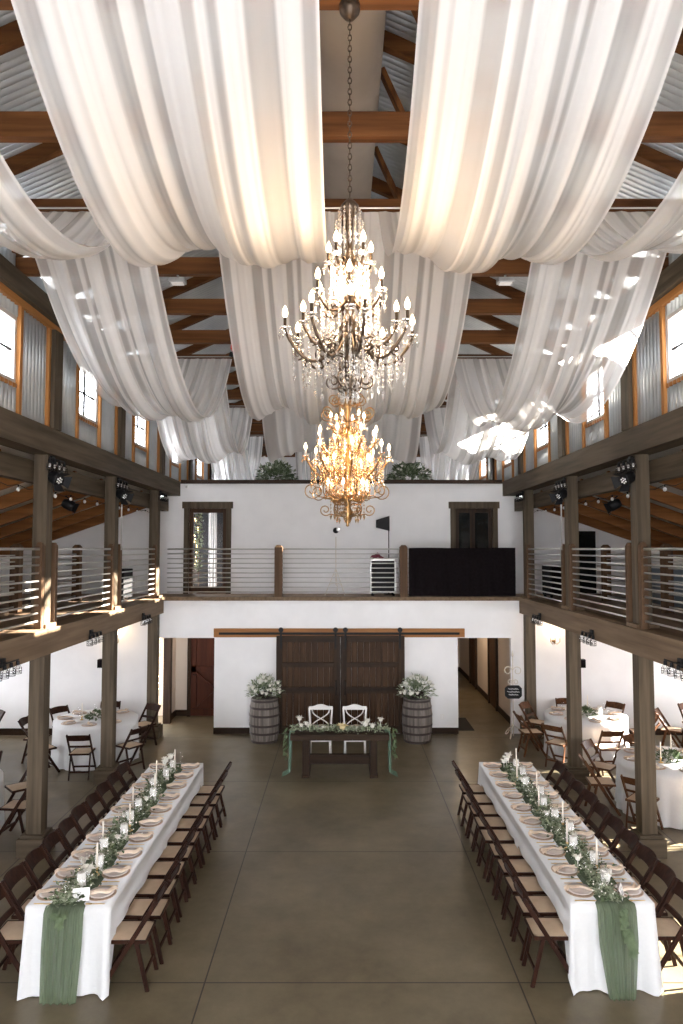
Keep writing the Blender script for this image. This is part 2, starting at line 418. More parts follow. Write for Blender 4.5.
# roof: corrugated sheets whose ribs run down the slope
def corr_slope(s, x0, z0, x1, z1, y0, y1, period=.085, amp=.017, th=.02):
    mb = MB(); n = int((y1-y0)/period*4); vs = []; fs = []
    for j in range(n+1):
        y = y0+(y1-y0)*j/n; o = amp*math.sin(2*PI*(y-y0)/period)
        vs += [(s*x0,y,z0+o),(s*x1,y,z1+o)]
    fs = [(2*j,2*j+1,2*j+3,2*j+2) for j in range(n)]
    return mb.add(vs, fs)
for s in (-1,1):
    o = struct('ceiling_'+SIDE[s], corr_slope(s, 4.5, 7.55, 0, 9.62, YN-.2, YG+.1), M['corr'], smooth=True)
    md = o.modifiers.new('t','SOLIDIFY'); md.thickness = .05; md.offset = 1 if s > 0 else -1
    o = struct('ceiling_gallery_'+SIDE[s], corr_slope(s, 4.0, 5.52, XO+.3, 3.67, YN-.2, YU+.2), M['corrlow'], smooth=True)
    md = o.modifiers.new('t','SOLIDIFY'); md.thickness = .05; md.offset = -1 if s > 0 else 1

# clerestory walls
def corr_wall(mb, x, y0, y1, z0, z1, period=.10, amp=.022):
    n = max(4, int((y1-y0)/period*4)); vs = []
    for j in range(n+1):
        y = y0+(y1-y0)*j/n; o = amp*math.sin(2*PI*y/period)
        vs += [(x+o,y,z0),(x+o,y,z1)]
    mb.add(vs, [(2*j,2*j+1,2*j+3,2*j+2) for j in range(n)])
tn = 5
for s in (-1,1):
    X = s*4.02
    mb = MB(); outer = MB()
    for p in POSTS:
        w0, w1 = p+.90, p+1.80
        corr_wall(mb, X, p-.14, w0, 5.6, 7.6); corr_wall(mb, X, w1, p+BAY-.14, 5.6, 7.6)
        corr_wall(mb, X, w0, w1, 5.6, 6.03); corr_wall(mb, X, w0, w1, 6.86, 7.6)
        if w0 < YG-1:
            wn += 1
            window('window_%d' % wn, s*4.03, s, w0, w1, 6.03, 6.86, M['bluewhite'], vm=1, hm=1)
            tr = MB(); xa, xb = sorted((s*3.93, s*3.99))
            tr.box(xa,xb,w0-.07,w0-.0,5.66,7.0).box(xa,xb,w1+.0,w1+.07,5.66,7.0).box(*sorted((s*3.96,s*3.99)),w0-.01,w1+.01,5.98,6.03)
            struct('trim_%d' % tn, tr, M['stud_z']); tn += 1
        tr = MB().box(*sorted((s*3.93,s*3.99)), p-.21, p-.15, 5.66, 7.0)
        struct('trim_%d' % tn, tr, M['stud_z']); tn += 1
    o = struct('wall_clerestory_'+SIDE[s], mb, M['corr'], smooth=True)
    md = o.modifiers.new('t','SOLIDIFY'); md.thickness = .04; md.offset = 1 if s > 0 else -1
    struct('trim_%d' % tn, MB().box(*sorted((s*3.92,s*3.99)), YN, YG, 7.0, 7.09), M['stud_y']); tn += 1
    # long timbers
    nm = SIDE[s]
    tag(MB().box(*sorted((s*3.9,s*4.2)), YN, YG, 5.30, 5.65).build('timber_beam', M['timber_y']), 'long weathered grey brown beam under the %s clerestory windows' % nm, 'beam')
    tag(MB().box(*sorted((s*4.18,s*4.32)), YN, YU-.01, 4.93, 5.22).build('timber_beam', M['timber_y']), 'lower grey beam behind the %s upper posts carrying the shed rafters' % nm, 'beam')
    tag(MB().box(*sorted((s*3.86,s*4.12)), YN, YG, 7.10, 7.36).build('timber_beam', M['timber_y']), 'eave beam above the %s clerestory windows at the roof edge' % nm, 'beam')
    fb = MB().box(*sorted((s*3.9,s*4.2)), YN, YB-.06, 2.62, 2.95)
    fb.box(*sorted((s*3.86,s*4.2)), YN, YB-.04, 2.90, 2.97)
    tag(fb.build('balcony_beam', M['fascia']), 'brown balcony edge beam along the %s gallery floor' % nm, 'beam')

# posts
def fromend(p): return ORD[max(0, int(round((15.2-p)/BAY)))]
for s in (-1,1):
    nm = SIDE[s]
    for p in POSTS:
        if p > 3 and p < 16:
            o = empty('timber_post', (s*4.05, p, 0), 'thick weathered post on square foot under the %s gallery, %s from the back wall' % (nm, fromend(p)), 'post')
            MB().box(-.102,.102,-.102,.102,.26,2.62).build('post_shaft', M['timber_z'], o, bevel=.008)
            MB().box(-.185,.185,-.185,.185,0,.24).box(-.155,.155,-.155,.155,.24,.28).build('post_foot', M['timber_x'], o, bevel=.008)
            up = MB().box(-.11,.11,-.125,.125,2.97,5.30)
            o = empty('timber_post', (s*4.06, p, 0), 'weathered post standing on the %s gallery edge beam, %s from the back wall' % (nm, fromend(p)), 'post')
            MB().box(-.095,.095,-.10,.10,3.02,5.30).build('post_shaft', M['timber_z'], o, bevel=.008)
            MB().box(-.15,.15,-.17,.17,2.97,3.02).build('post_plinth', M['fascia'], o)
        if p > 3:
            tag(MB().box(s*3.93-.05,s*3.93+.05,p-.13,p+.13,5.65,7.0).build('timber_post', M['dark_z'] if p > 16 else M['timber_z']),
                'short dark post between %s clerestory windows, %s' % (nm, (fromend(p)+' in front of the white back wall') if p < 16 else ('above the loft, nearer one' if p < 19 else 'above the loft, farther one')), 'post', None)

# roof trusses every half bay
for k in range(-4, 14):
    y = 4.13+1.42*k
    if y > YG-.3: break
    seen = k >= 0
    o = empty('roof_truss', (0, y, 7.36), 'brown timber roof truss, %s from the camera end' % (ORD[k+4]), 'roof truss')
    MB().box(-4.15,4.15,-.05,.05,.0,.21).build('tie_beam', M['brown_x'], o, bevel=.006)
    for s in (-1,1):
        MB().bar((s*4.25,.0,.21),(0,.0,2.13),.09,.2).build('rafter', M['brown_x'], o)
        MB().bar((s*.42,.055,1.62),(s*1.05,.055,.2),.05,.12,(0,1,0)).build('brace', M['brown_z'], o)
tag(MB().tube([(.06,YN+.1,8.72),(.06,2,8.72),(.06,9.2,8.70)], .33, 24).tube([(.06,9.2,8.72),(.06,16,8.72)], .28, 24).build('air_duct', M['duct'], smooth=True), 'long tan fabric air duct hanging under the roof ridge', 'duct')

# aisle rafters
for s in (-1,1):
    i = 0; y = 16.55
    while y > 3.6:
        mb = MB().bar((s*4.33,y,5.08-.35*.13+.17-.0),(s*(XO-.05),y,5.25-.35*(XO-.05-4.2)),.085,.2)
        tag(mb.build('shed_rafter', M['rafter']), 'orange brown rafter sloping down over the %s gallery, %s from the back wall' % (SIDE[s], ORD[i]), 'rafter', 'rafters over the %s gallery' % SIDE[s])
        y -= 1.28; i += 1

# ------------------------------------------------------------------ railings
def railing(name, a, b, label, nrm, group=None, ends=(1,1), mids=(), top=4.02, thick=.045):
    a = Vector(a); b = Vector(b); L = (b-a).length; d = (b-a).normalized()
    o = empty(name, (a.x,a.y,2.97), label, 'railing', group)
    for k in range(10):
        z = top-2.97-k*.105
        MB().bar((0,0,z), d*L, .02, .02).v
        mb = MB().tube([(0,0,z), (d.x*L, d.y*L, z)], .014 if k else .019, 6)
        mb.build('rail', M['rail'], o, smooth=True)
    for t in ([0] if ends[0] else [])+list(mids)+([L] if ends[1] else []):
        c = d*t
        w = thick
        nb = MB().box(c.x-w,c.x+w,c.y-w,c.y+w,0,1.09)
        nb.add([(c.x-w,c.y-w,1.09),(c.x+w,c.y-w,1.09),(c.x+w,c.y+w,1.09),(c.x-w,c.y+w,1.09),(c.x-w*.5,c.y-w*.5,1.14),(c.x+w*.5,c.y-w*.5,1.14),(c.x+w*.5,c.y+w*.5,1.14),(c.x-w*.5,c.y+w*.5,1.14)],
               [(0,1,5,4),(1,2,6,5),(2,3,7,6),(3,0,4,7),(4,5,6,7)])
        nb.build('newel', M['newel'], o)
    return o
for s in (-1,1):
    for p in POSTS:
        if 3 < p < 13:
            railing('railing', (s*3.99,p+.215,0), (s*3.99,p+BAY-.215,0), 'steel bar railing on the %s gallery, between %s and %s posts from back' % (SIDE[s], fromend(p+BAY), fromend(p)), None)
    railing('railing', (s*5.35,8.9,0), (s*5.35,14.2,0), 'inner steel bar railing with brown newels behind the %s gallery edge railing' % SIDE[s], None, mids=(2.65,), thick=.075)
o = railing('railing', (-3.85,YB+.02,0), (3.85,YB+.02,0), 'wide horizontal steel bar railing with brown newels across the back balcony', None, ends=(0,0), mids=(2.46,5.22), thick=.085)

# black cloth over the railing
def fcl(u, v):
    x = 1.48+u*2.35; z = 4.045-v*1.06
    return (x, YB-.06-.012*math.sin(u*60)*v-.01*math.sin(u*23+1), z+.006*math.sin(u*9))
mb = MB().grid(fcl, 90, 10)
mb.add([(1.48,YB-.06,4.045),(3.83,YB-.06,4.045),(3.83,YB+.06,4.045),(1.48,YB+.06,4.045)],[(0,1,2,3)])
tag(mb.build('black_cloth', M['blackcloth'], smooth=False), 'black cloth draped over the right part of the back balcony railing', 'cloth')

# upper doors in the back wall
for i, (a, b) in enumerate(UD):
    d = struct('door_%d' % (i+2), MB().box(a-.12,a,YU-.04,YU+.15,2.95,5.0).box(b,b+.12,YU-.04,YU+.15,2.95,5.0).box(a-.16,b+.16,YU-.06,YU+.15,5.0,5.16), M['timber_z'])
    mb = MB().box(a,a+.09,YU+.04,YU+.09,2.96,5.0).box(b-.09,b,YU+.04,YU+.09,2.96,5.0).box(a+.09,b-.09,YU+.04,YU+.09,4.9,5.0).box(a+.09,b-.09,YU+.04,YU+.09,2.96,3.1)
    if i == 1: mb.box((a+b)/2-.09,(a+b)/2+.03,YU+.04,YU+.09,3.1,4.9).box((a+b)/2,b-.09,YU+.04,YU+.09,3.9,4.0)
    mb.build('door_sash', M['dark_z'] if i else M['barn_z'], d)
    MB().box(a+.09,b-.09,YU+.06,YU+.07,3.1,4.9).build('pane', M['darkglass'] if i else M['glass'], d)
struct('wall_loft_room', MB().box(-4.1,4.1,19.0,19.1,2.9,5.0), M['black'])  # black on wall and ceiling paints in the darkness of the unlit room
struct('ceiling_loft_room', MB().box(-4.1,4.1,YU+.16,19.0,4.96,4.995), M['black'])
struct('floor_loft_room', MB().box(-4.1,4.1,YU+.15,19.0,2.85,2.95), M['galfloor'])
# things seen in the left doorway
tag(MB().grid(lambda u,v:(-3.28+u*.2+.02*v*math.sin(u*9), YU+.4+.03*math.sin(u*25), 4.95-v*1.9),16,6,uv=True).build('curtain', M['sheer'], smooth=True), 'pale sheer curtain hanging inside the left upper doorway', 'curtain')
g = empty('leaf_garland', (-3.5,YU+.25,2.95), 'climbing leafy garland with warm lights inside the left upper doorway', 'garland')
mb = MB(); fb = MB()
for q in range(160):
    z = rnd.uniform(.55,1.95); mb.leaf((rnd.uniform(-.07,.09),rnd.uniform(-.04,.04),z),(rnd.uniform(-1,1),rnd.uniform(-1,.2),rnd.uniform(-1,.5)),.07,.045,(0,-1,.3))
for q in range(14): fb.ball((rnd.uniform(-.09,.0),-.06,rnd.uniform(.5,1.9)),.012,6,4)
mb.build('foliage', M['leafgrey'], g); fb.build('bulb', M['fairy'], g)['kind'] = 'stuff'
MB().tube([(0,0,.0),(0.02,0,1),(0,0,2.0)],.012,5).build('stem', M['brown_z'], g)
# dark door of the right gallery
d = struct('door_4', MB().box(5.45,5.52,YU-.05,YU,2.95,4.72).box(6.12,6.19,YU-.05,YU,2.95,4.55).box(5.52,6.12,YU-.05,YU,4.45,4.52), M['whitepaint'])
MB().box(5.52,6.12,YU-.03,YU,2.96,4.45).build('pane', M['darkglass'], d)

# ------------------------------------------------------------------ barn doors
HX0, HX1 = -2.80, 2.70
o = empty('barn_door_track', (0,YB,2.18), 'orange brown header board with black sliding rail above the barn doors', 'door track')
MB().box(HX0,HX1,-.05,0,-.09,.10).build('header_board', M['header'], o, bevel=.005)
MB().box(HX0+.12,HX1-.12,-.085,-.075,-.03,.02).build('rail', M['black'], o)
mb = MB()
for x in (HX0+.2,-1.6,-.4,.9,HX1-.2): mb.tube([(x,-.08,-.005),(x,-.05,-.005)],.02,8)
mb.build('bolt', M['black'], o)
for s, x0, x1 in ((-1,-1.42,-.03),(1,-.015,1.375)):
    o = empty('barn_door', ((x0+x1)/2,YB-.09,.03), 'wide dark stained sliding barn door, the %s of the pair' % SIDE[s], 'door')
    w = (x1-x0)/2; H = 2.10
    pn = MB(); n = 9
    for k in range(n):
        a = -w+.1+(2*w-.2)*k/n; pn.box(a+.003,a+(2*w-.2)/n-.003,.0,.025,.08,H-.08)
    pn.build('board_panel', M['barn_z'], o)
    MB().box(-w,-w+.13,-.03,.03,0,H).box(w-.13,w,-.03,.03,0,H).build('stile', M['dark_z'], o, bevel=.004)
    for z0, z1 in ((0,.16),(.86,1.0),(1.42,1.53),(H-.14,H)):
        MB().box(-w+.13,w-.13,-.028,.028,z0,z1).build('cross_rail', M['dark_x'], o, bevel=.004)
    for hx in (-w+.1, w-.1):
        mb = MB().box(hx-.022,hx+.022,-.042,-.031,H-.28,H+.13)
        mb.lathe([(.001,-.01),(.055,-.01),(.055,.01),(.001,.01)],14)
        # wheel turned to face forward
        base = len(mb.v)-56
        for q in range(base, len(mb.v)):
            vx, vy, vz = mb.v[q]; mb.v[q] = (hx+vx, -.036+vz, H+.13+vy)
        mb.build('hanger', M['black'], o)
    hx = -s*(w-.09)
    MB().tube([(hx,-.03,.82),(hx,-.07,.84),(hx,-.07,1.12),(hx,-.03,1.14)],.012,6).build('handle', M['black'], o)

# ------------------------------------------------------------------ barrels with flowers
def leaf_cloud(mb, n, cx, rx, ry, rz, z0, L=.07, W=.035, hemi=True):
    for q in range(n):
        th = rnd.uniform(0,2*PI); ph = rnd.uniform(0.0,PI/2 if hemi else PI); rr = rnd.uniform(.45,1.)
        d = Vector((math.sin(ph)*math.cos(th), math.sin(ph)*math.sin(th), math.cos(ph)))
        p = (cx+d.x*rx*rr, d.y*ry*rr, z0+d.z*rz*rr)
        dd = Vector((d.x, d.y, d.z*.7))+Vector((rnd.uniform(-.6,.6),rnd.uniform(-.6,.6),rnd.uniform(-.5,.5)))
        mb.leaf(p, dd, L*rnd.uniform(.7,1.4), W*rnd.uniform(.7,1.3), (rnd.uniform(-1,1),rnd.uniform(-1,1),1))
def blossom(mb, c, r):
    c = Vector(c)
    mb.ball(c, r*.55, 7, 4)
    for k in range(11):
        th = k*2.4; el = .25+.9*(k%3)/3
        d = Vector((math.cos(th)*math.cos(el), math.sin(th)*math.cos(el), math.sin(el)))
        mb.leaf(c, d, r*1.15, r*.95, (0,0,1) if el < .8 else (1,0,0))
for s in (-1,1):
    bx = -1.62 if s < 0 else 1.59
    o = empty('wine_barrel', (bx,14.93,0), 'weathered wooden wine barrel with dark hoops standing %s of the barn doors' % SIDE[s], 'barrel')
    def br(z): return .275+.045*(1-((z-.45)/.45)**2)
    mb = MB(); n = 26
    for k in range(n):
        a0 = 2*PI*(k+.04)/n; a1 = 2*PI*(k+.96)/n; vs = []
        for j in range(9):
            z = .9*j/8; r = br(z)
            for a, rr in ((a0,r),(a1,r),(a1,r-.025),(a0,r-.025)): vs.append((rr*math.cos(a), rr*math.sin(a), z))
        fs = [(4*j+q,4*j+(q+1)%4,4*j+4+(q+1)%4,4*j+4+q) for j in range(8) for q in range(4)]+[(3,2,1,0),(32,33,34,35)]
        mb.add(vs, fs)
    mb.build('staves', M['stave'], o)
    MB().lathe([(.001,.0),(br(.87)-.03,.0),(br(.87)-.03,.012),(.001,.012)],24,(0,0,.86)).lathe([(.001,0),(br(.03)-.03,0),(br(.03)-.03,.012),(.001,.012)],24,(0,0,.02)).build('barrel_head', M['stave'], o)
    for z in (.03,.2,.36,.56,.72,.86):
        MB().lathe([(br(z)+.004,z-.022),(br(z)+.006,z),(br(z)+.004,z+.022)],28,cap=False).build('hoop', M['hoop'], o, smooth=True)
    f = empty('flower_arrangement', (bx,14.93,.905), 'white and green flower arrangement on top of the %s barrel' % SIDE[s], 'flowers')
    MB().lathe([(.001,0),(.12,0),(.17,.1),(.16,.1),(.12,.02),(.001,.02)],16).build('bowl', M['hoop'], f)
    mb = MB(); leaf_cloud(mb, 420, 0, .40, .34, .40, .03, .09, .032)
    mb.build('foliage', M['leafgrey'], f)
    mb = MB(); leaf_cloud(mb, 120, 0, .33, .28, .30, .02, .08, .04); mb.build('dark_foliage', M['leaf'], f)
    for q in range(34):
        th = rnd.uniform(PI,2*PI) if q < 24 else rnd.uniform(0,PI); ph = rnd.uniform(.1,1.5)
        b1 = MB(); blossom(b1, (.36*math.sin(ph)*math.cos(th), .34*math.sin(ph)*math.sin(th), .07+.36*math.cos(ph)), rnd.uniform(.04,.07))
        b1.build('blossom', M['petal'], f)

# ------------------------------------------------------------------ sweetheart table
TX, TY = -.03, 12.86
o = empty('sweetheart_table', (TX,TY,0), 'dark wooden trestle table for two in front of the barn doors', 'table')
MB().box(-.87,.87,-.38,.38,.66,.76).build('tabletop', M['dark_x'], o, bevel=.006)
for x in (-.60,.60): MB().box(x-.06,x+.06,-.30,.30,.04,.66).box(x-.07,x+.07,-.34,.34,0,.05).build('leg', M['dark_z'], o, bevel=.005)
MB().box(-.54,.54,-.05,.05,.16,.32).build('stretcher', M['dark_x'], o)
for s in (-1,1):
    def fg(u, v, s=s):
        w = .11+.02*math.sin(v*9)
        if v < .25: return (s*(.80+.01*math.sin(u*9)), -.385-.0, .765)
        return (0,0,0)
    mb = MB()
    def fg2(u, v, s=s):
        y = -.28+u*.26+.01*math.sin(v*7); z = .775 if v < .12 else .775-(v-.12)/.88*.77
        x = s*(.80+v/.12*.085) if v < .12 else s*(.885+.02*math.sin(u*20)+.03*max(0,v-.55)+.12*max(0,v-.93)/.07)
        return (x, y-.06*max(0,v-.8), max(z,.008+.004*math.sin(u*20)))
    mb.grid(fg2, 14, 26, uv=True)
    q = mb.build('gauze_runner', M['gauzelight'], smooth=True, loc=(TX,TY,0))
    tag(q, 'pale green gauze runner hanging off the %s end of the sweetheart table' % SIDE[s], 'table runner')
g = empty('greenery_garland', (TX,TY-.16,.762), 'leafy garland with white blooms along the sweetheart table front', 'garland')
mb = MB(); m2 = MB()
for q in range(520):
    x = rnd.uniform(-.88,.88); mb.leaf((x,rnd.gauss(0,.07),rnd.uniform(.005,.09)),(rnd.uniform(-1,1),rnd.uniform(-1,.6),rnd.uniform(-.1,.7)),.07,.032,(0,-.3,1))
for q in range(80):
    s = rnd.choice((-1,1)); z = rnd.uniform(-.42,.08)
    m2.leaf((s*(.92+rnd.uniform(0,.07)),rnd.uniform(-.1,.14),z),(s*.5,rnd.uniform(-1,.6),-.8),.09,.025,(0,-1,.3))
mb.build('foliage', M['leafgrey'], g); m2.build('trailing_foliage', M['leaf'], g)
for x, z, r, c in ((-.72,.24,.05,0),(-.55,.11,.045,0),(-.60,.15,.04,0),(-.68,.12,.035,0),(.05,.09,.075,1),(.45,.14,.055,0),(.58,.11,.05,0),(.73,.22,.045,0),(.50,.2,.04,0),(-.3,.08,.03,0),(.3,.08,.03,0)):
    b1 = MB(); blossom(b1, (x,-.03,z), r*1.5)
    b1.tube([(x,-.03,z),(x*.98,0,.01)],.004,4)
    b1.build('blossom', M['yellowpetal' if c else 'petal'], g)
for x in (-.33,.31):
    ch = tag(MB().lathe([(.001,0),(.10,0),(.14,.012),(.135,.016),(.001,.008)],20).build('dinner_plate', M['plate'], smooth=True, loc=(TX+x,TY+.12,.762)), 'white plate on the sweetheart table before the %s white chair' % ('left' if x < 0 else 'right'), 'plate')
    tag(MB().grid(lambda u,v:((u-.5)*.22,(v-.5)*.1+.03*math.sin(u*5),.03+.04*math.sin(u*PI)*math.cos(v*2)),8,4).build('napkin', M['napkin'], smooth=True, loc=(TX+x,TY+.12,.76)), 'pinkish napkin puffed on the %s plate of the sweetheart table' % ('left' if x < 0 else 'right'), 'napkin')

def white_chair(label):
    o = empty('cross_back_chair', (0,0,0), label, 'chair')
    MB().box(-.21,.21,-.21,.20,.43,.465).build('seat', M['whitepaint'], o, bevel=.01)
    for sx in (-1,1):
        MB().bar((sx*.19,.19,.43),(sx*.20,.20,0),.035,.035).build('leg', M['whitepaint'], o)
        MB().bar((sx*.19,-.19,.43),(sx*.19,-.20,0),.035,.035).build('leg', M['whitepaint'], o)
        MB().bar((sx*.195,.19,.45),(sx*.225,.26,.90),.035,.035).build('back_post', M['whitepaint'], o)
    MB().box(-.18,.18,-.2,-.18,.36,.42).box(-.18,.18,.18,.2,.36,.42).build('apron', M['whitepaint'], o)
    # facing -y: back at +y
    tp = MB(); n = 12
    vs = []
    for k in range(n+1):
        x = -.235+.47*k/n; c = .045*max(0, math.cos(x/.14*PI/2))**1 if abs(x) < .14 else 0
        y = .262+.0*x
        for yy in (-.012,.014):
            vs += [(x,y+yy,.86),(x,y+yy,.925+c)]
    fs = []
    for k in range(n):
        a = 4*k; b = a+4
        fs += [(a,a+1,b+1,b),(a+2,b+2,b+3,a+3),(a+1,a+3,b+3,b+1),(a,b,b+2,a+2)]
    tp.add(vs, fs+[(0,2,3,1),(4*n,4*n+1,4*n+3,4*n+2)]); tp.build('top_rail', M['whitepaint'], o)
    xb = MB()
    for sx in (-1,1):
        pts = []
        for k in range(13):
            t = k/12; pts.append((sx*(.17-.34*t+.05*math.sin(2*PI*t)*1.0), .20+.055*t, .52+.35*t))
        xb.tube(pts, .013, 6)
    xb.bar((-.19,.205,.52),(.19,.205,.52),.02,.03)
    xb.build('cross_splat', M['whitepaint'], o, smooth=True)
    return o
wc = Proto(white_chair('x'))
wc.put((-.41,13.72,0),0,'white cross back chair behind the sweetheart table, left one'); wc.put((.26,13.72,0),0,'white cross back chair behind the sweetheart table, right one')

# ------------------------------------------------------------------ folding chairs
def folding_chair(mat):
    o = empty('folding_chair', (0,0,0), 'x', 'chair')
    W = .185
    # seat: local +y is the front
    MB().grid(lambda u,v:(-.165+.33*u, -.17+.35*v, .452+.014*math.sin(PI*u)*math.sin(PI*v)), 8, 8).box(-.165,.165,-.17,.18,.435,.452).build('seat', M['vinyl'], o, smooth=False)
    MB().box(-.178,-.165,-.18,.19,.425,.455).box(.165,.178,-.18,.19,.425,.455).box(-.165,.165,.18,.19,.425,.455).box(-.165,.165,-.18,-.17,.425,.455).box(-.165,.165,-.17,.18,.425,.435).build('seat_frame', mat, o)
    F = Vector((0,.24,0)); T = Vector((0,-.27,.80))
    def on(z): t = z/.80; return F.y+(T.y-F.y)*t
    for sx in (-1,1):
        MB().bar((sx*(W+.007),F.y,0),(sx*(W+.007),T.y,.80),.022,.042).build('leg', mat, o, bevel=.004)
        MB().bar((sx*(W-.018),-.09,.43),(sx*(W-.018),-.195,0),.018,.036).build('leg', mat, o)
    MB().bar((-W,on(.14),.14),(W,on(.14),.14),.018,.03).build('stretcher', mat, o)
    MB().bar((-W+.02,-.162,.135),(W-.02,-.162,.135),.018,.03).build('stretcher', mat, o)
    # curved back slats
    def slat(z0, z1, bow):
        mb = MB(); n = 10; vs = []
        for k in range(n+1):
            x = -W+2*W*k/n; b = -bow*(1-(x/W)**2); up = .012*(1-(x/W)**2) if z1 > .7 else 0
            for z in (z0, z1+up):
                y = on(z)+b
                vs += [(x,y-.008,z),(x,y+.008,z)]
        fs = []
        for k in range(n):
            a = 4*k; c = a+4
            fs += [(a,c,c+2,a+2),(a+1,a+3,c+3,c+1),(a+2,c+2,c+3,a+3),(a,a+1,c+1,c)]
        return mb.add(vs, fs+[(0,2,3,1),(4*n,4*n+1,4*n+3,4*n+2)])
    slat(.685,.79,.028).build('backrest', mat, o)
    slat(.545,.585,.012).build('back_slat', mat, o)
    return o
chD = Proto(folding_chair(M['chair'])); chL = Proto(folding_chair(M['chair_sunlit']))

# ------------------------------------------------------------------ long tables
def cloth_rect(x0, x1, y0, y1, zt, side_z, end_z, seed, mids=()):
    r2 = random.Random(seed)
    mb = MB(); pts = []
    nx, ny = 24, 150
    for i in range(nx): pts.append((x0+(x1-x0)*i/nx, y0, 0,-1))
    for i in range(ny): pts.append((x1, y0+(y1-y0)*i/ny, 1,0))
    for i in range(nx): pts.append((x1-(x1-x0)*i/nx, y1, 0,1))
    for i in range(ny): pts.append((x0, y1-(y1-y0)*i/ny, -1,0))
    N = len(pts); rows = 9; ph = [r2.uniform(0,6) for _ in range(6)]
    allr = []
    per = 0
    for j in range(rows+1):
        t = j/rows; ring = []
        for i, (x,y,nx_,ny_) in enumerate(pts):
            de = min(y-y0, y1-y)
            k = 1 if ny_ else max(0, 1-(de/.16))
            hem = side_z+(end_z-side_z)*k
            for m_ in mids:
                if abs(y-m_) < .09 and not ny_: hem -= .13*(1-abs(y-m_)/.09)
            z = zt-(zt-hem)*t
            drop = zt-z
            # corner direction blends for flare
            cx = 0; cy = 0
            if de < .1 and not ny_: cy = -1 if y-y0 < .1 else 1; cy *= (1-de/.1)
            if ny_:
                dx = min(x-x0, x1-x)
                if dx < .1: cx = (-1 if x-x0 < .1 else 1)*(1-dx/.1)
            a = (x+y)*1.0
            fl = drop*(.045+.045*math.sin(a*17+ph[0])+.03*math.sin(a*33+ph[1])) if ny_ else drop*(.03+.05*math.sin(a*9+ph[2]))
            fl += drop*.03*(abs(cx)+abs(cy)) if (cx or cy) else 0
            fl = max(fl, .001)
            ox = nx_*fl + cx*drop*.02; oy = ny_*fl + cy*drop*.03
            ring.append((x+ox, y+oy, z + (.004 if j == 0 else 0)))
        allr.append(ring)
    vs = [p for rg in allr for p in rg]
    fs = [(j*N+i, (j+1)*N+i, (j+1)*N+(i+1)%N, j*N+(i+1)%N) for j in range(rows) for i in range(N)]
    fs.append(tuple(range(N)))
    mb.add(vs, fs)
    return mb
def goblet_mesh():
    return MB().lathe([(.001,0),(.03,0),(.032,.004),(.005,.008),(.004,.07),(.02,.085),(.034,.12),(.036,.15),(.031,.185)],12,cap=False)
pP = {}
def mk(name, mb, mat, cat, smooth=True):
    o = mb.build(name, mat, smooth=smooth); tag(o, 'x', cat); pP[name] = Proto(o)
mk('charger_plate', MB().lathe([(.001,0),(.10,0),(.136,.010),(.138,.014),(.131,.015),(.10,.008),(.001,.006)],28), M['charger'], 'plate')
mk('dinner_plate', MB().lathe([(.001,0),(.07,0),(.118,.012),(.119,.016),(.085,.008),(.001,.006)],24), M['plate'], 'plate')
def napf(u, v):
    x = (u-.5)*.27; w = .062+.015*math.sin(u*7); y = (v-.5)*w*(1.2-.5*math.sin(u*PI))+.03*math.sin(u*5)
    z = .028+.012*math.sin(v*9+u*3)+.006*math.sin(u*13)
    e = abs(x)-.11
    if e > 0: z -= e*.35
    return (x, y, max(z,.004))
nb_ = MB().grid(napf, 16, 8)
mk('napkin', nb_, M['napkin'], 'napkin')
mk('fork', MB().box(-.004,.004,-.09,.03,0,.004).box(-.011,.011,.03,.045,0,.004).box(-.011,-.007,.045,.085,0,.004).box(-.002,.002,.045,.085,0,.004).box(.007,.011,.045,.085,0,.004), M['goldflat'], 'fork', False)
mk('knife', MB().box(-.005,.005,-.10,.0,0,.005).add([(-.006,0,0),(.008,0,0),(.009,.08,0),(-.006,.11,0),(-.006,0,.003),(.008,0,.003),(.009,.08,.003),(-.006,.11,.003)],[(3,2,1,0),(4,5,6,7),(0,1,5,4),(1,2,6,5),(2,3,7,6),(3,0,4,7)]), M['goldflat'], 'knife', False)
mk('water_goblet', goblet_mesh(), M['glass'], 'glass')
# candles
o = empty('pillar_candle', (0,0,0), 'x', 'candle')
MB().lathe([(.001,.004),(.040,.004),(.040,.16),(.034,.166),(.001,.16)],14).build('candle', M['waxwhite'], o, smooth=True)
MB().lathe([(.001,.001),(.050,.001),(.052,.005),(.052,.19),(.050,.19),(.050,.006)],16,cap=False).build('glass_cylinder', M['glass'], o, smooth=True)
MB().tube([(0,0,.16),(.002,0,.172)],.0015,4).build('wick', M['black'], o)
pP['pillar_candle'] = Proto(o)
o = empty('taper_candle', (0,0,0), 'x', 'candle')
MB().lathe([(.001,0),(.035,0),(.036,.005),(.012,.012),(.008,.04),(.015,.05),(.015,.07),(.012,.07),(.012,.055)],12,cap=False).build('holder', M['goldflat'], o, smooth=True)
MB().lathe([(.011,.055),(.009,.30),(.002,.315)],8).build('candle', M['wax'], o, smooth=True)
pP['taper_candle'] = Proto(o)
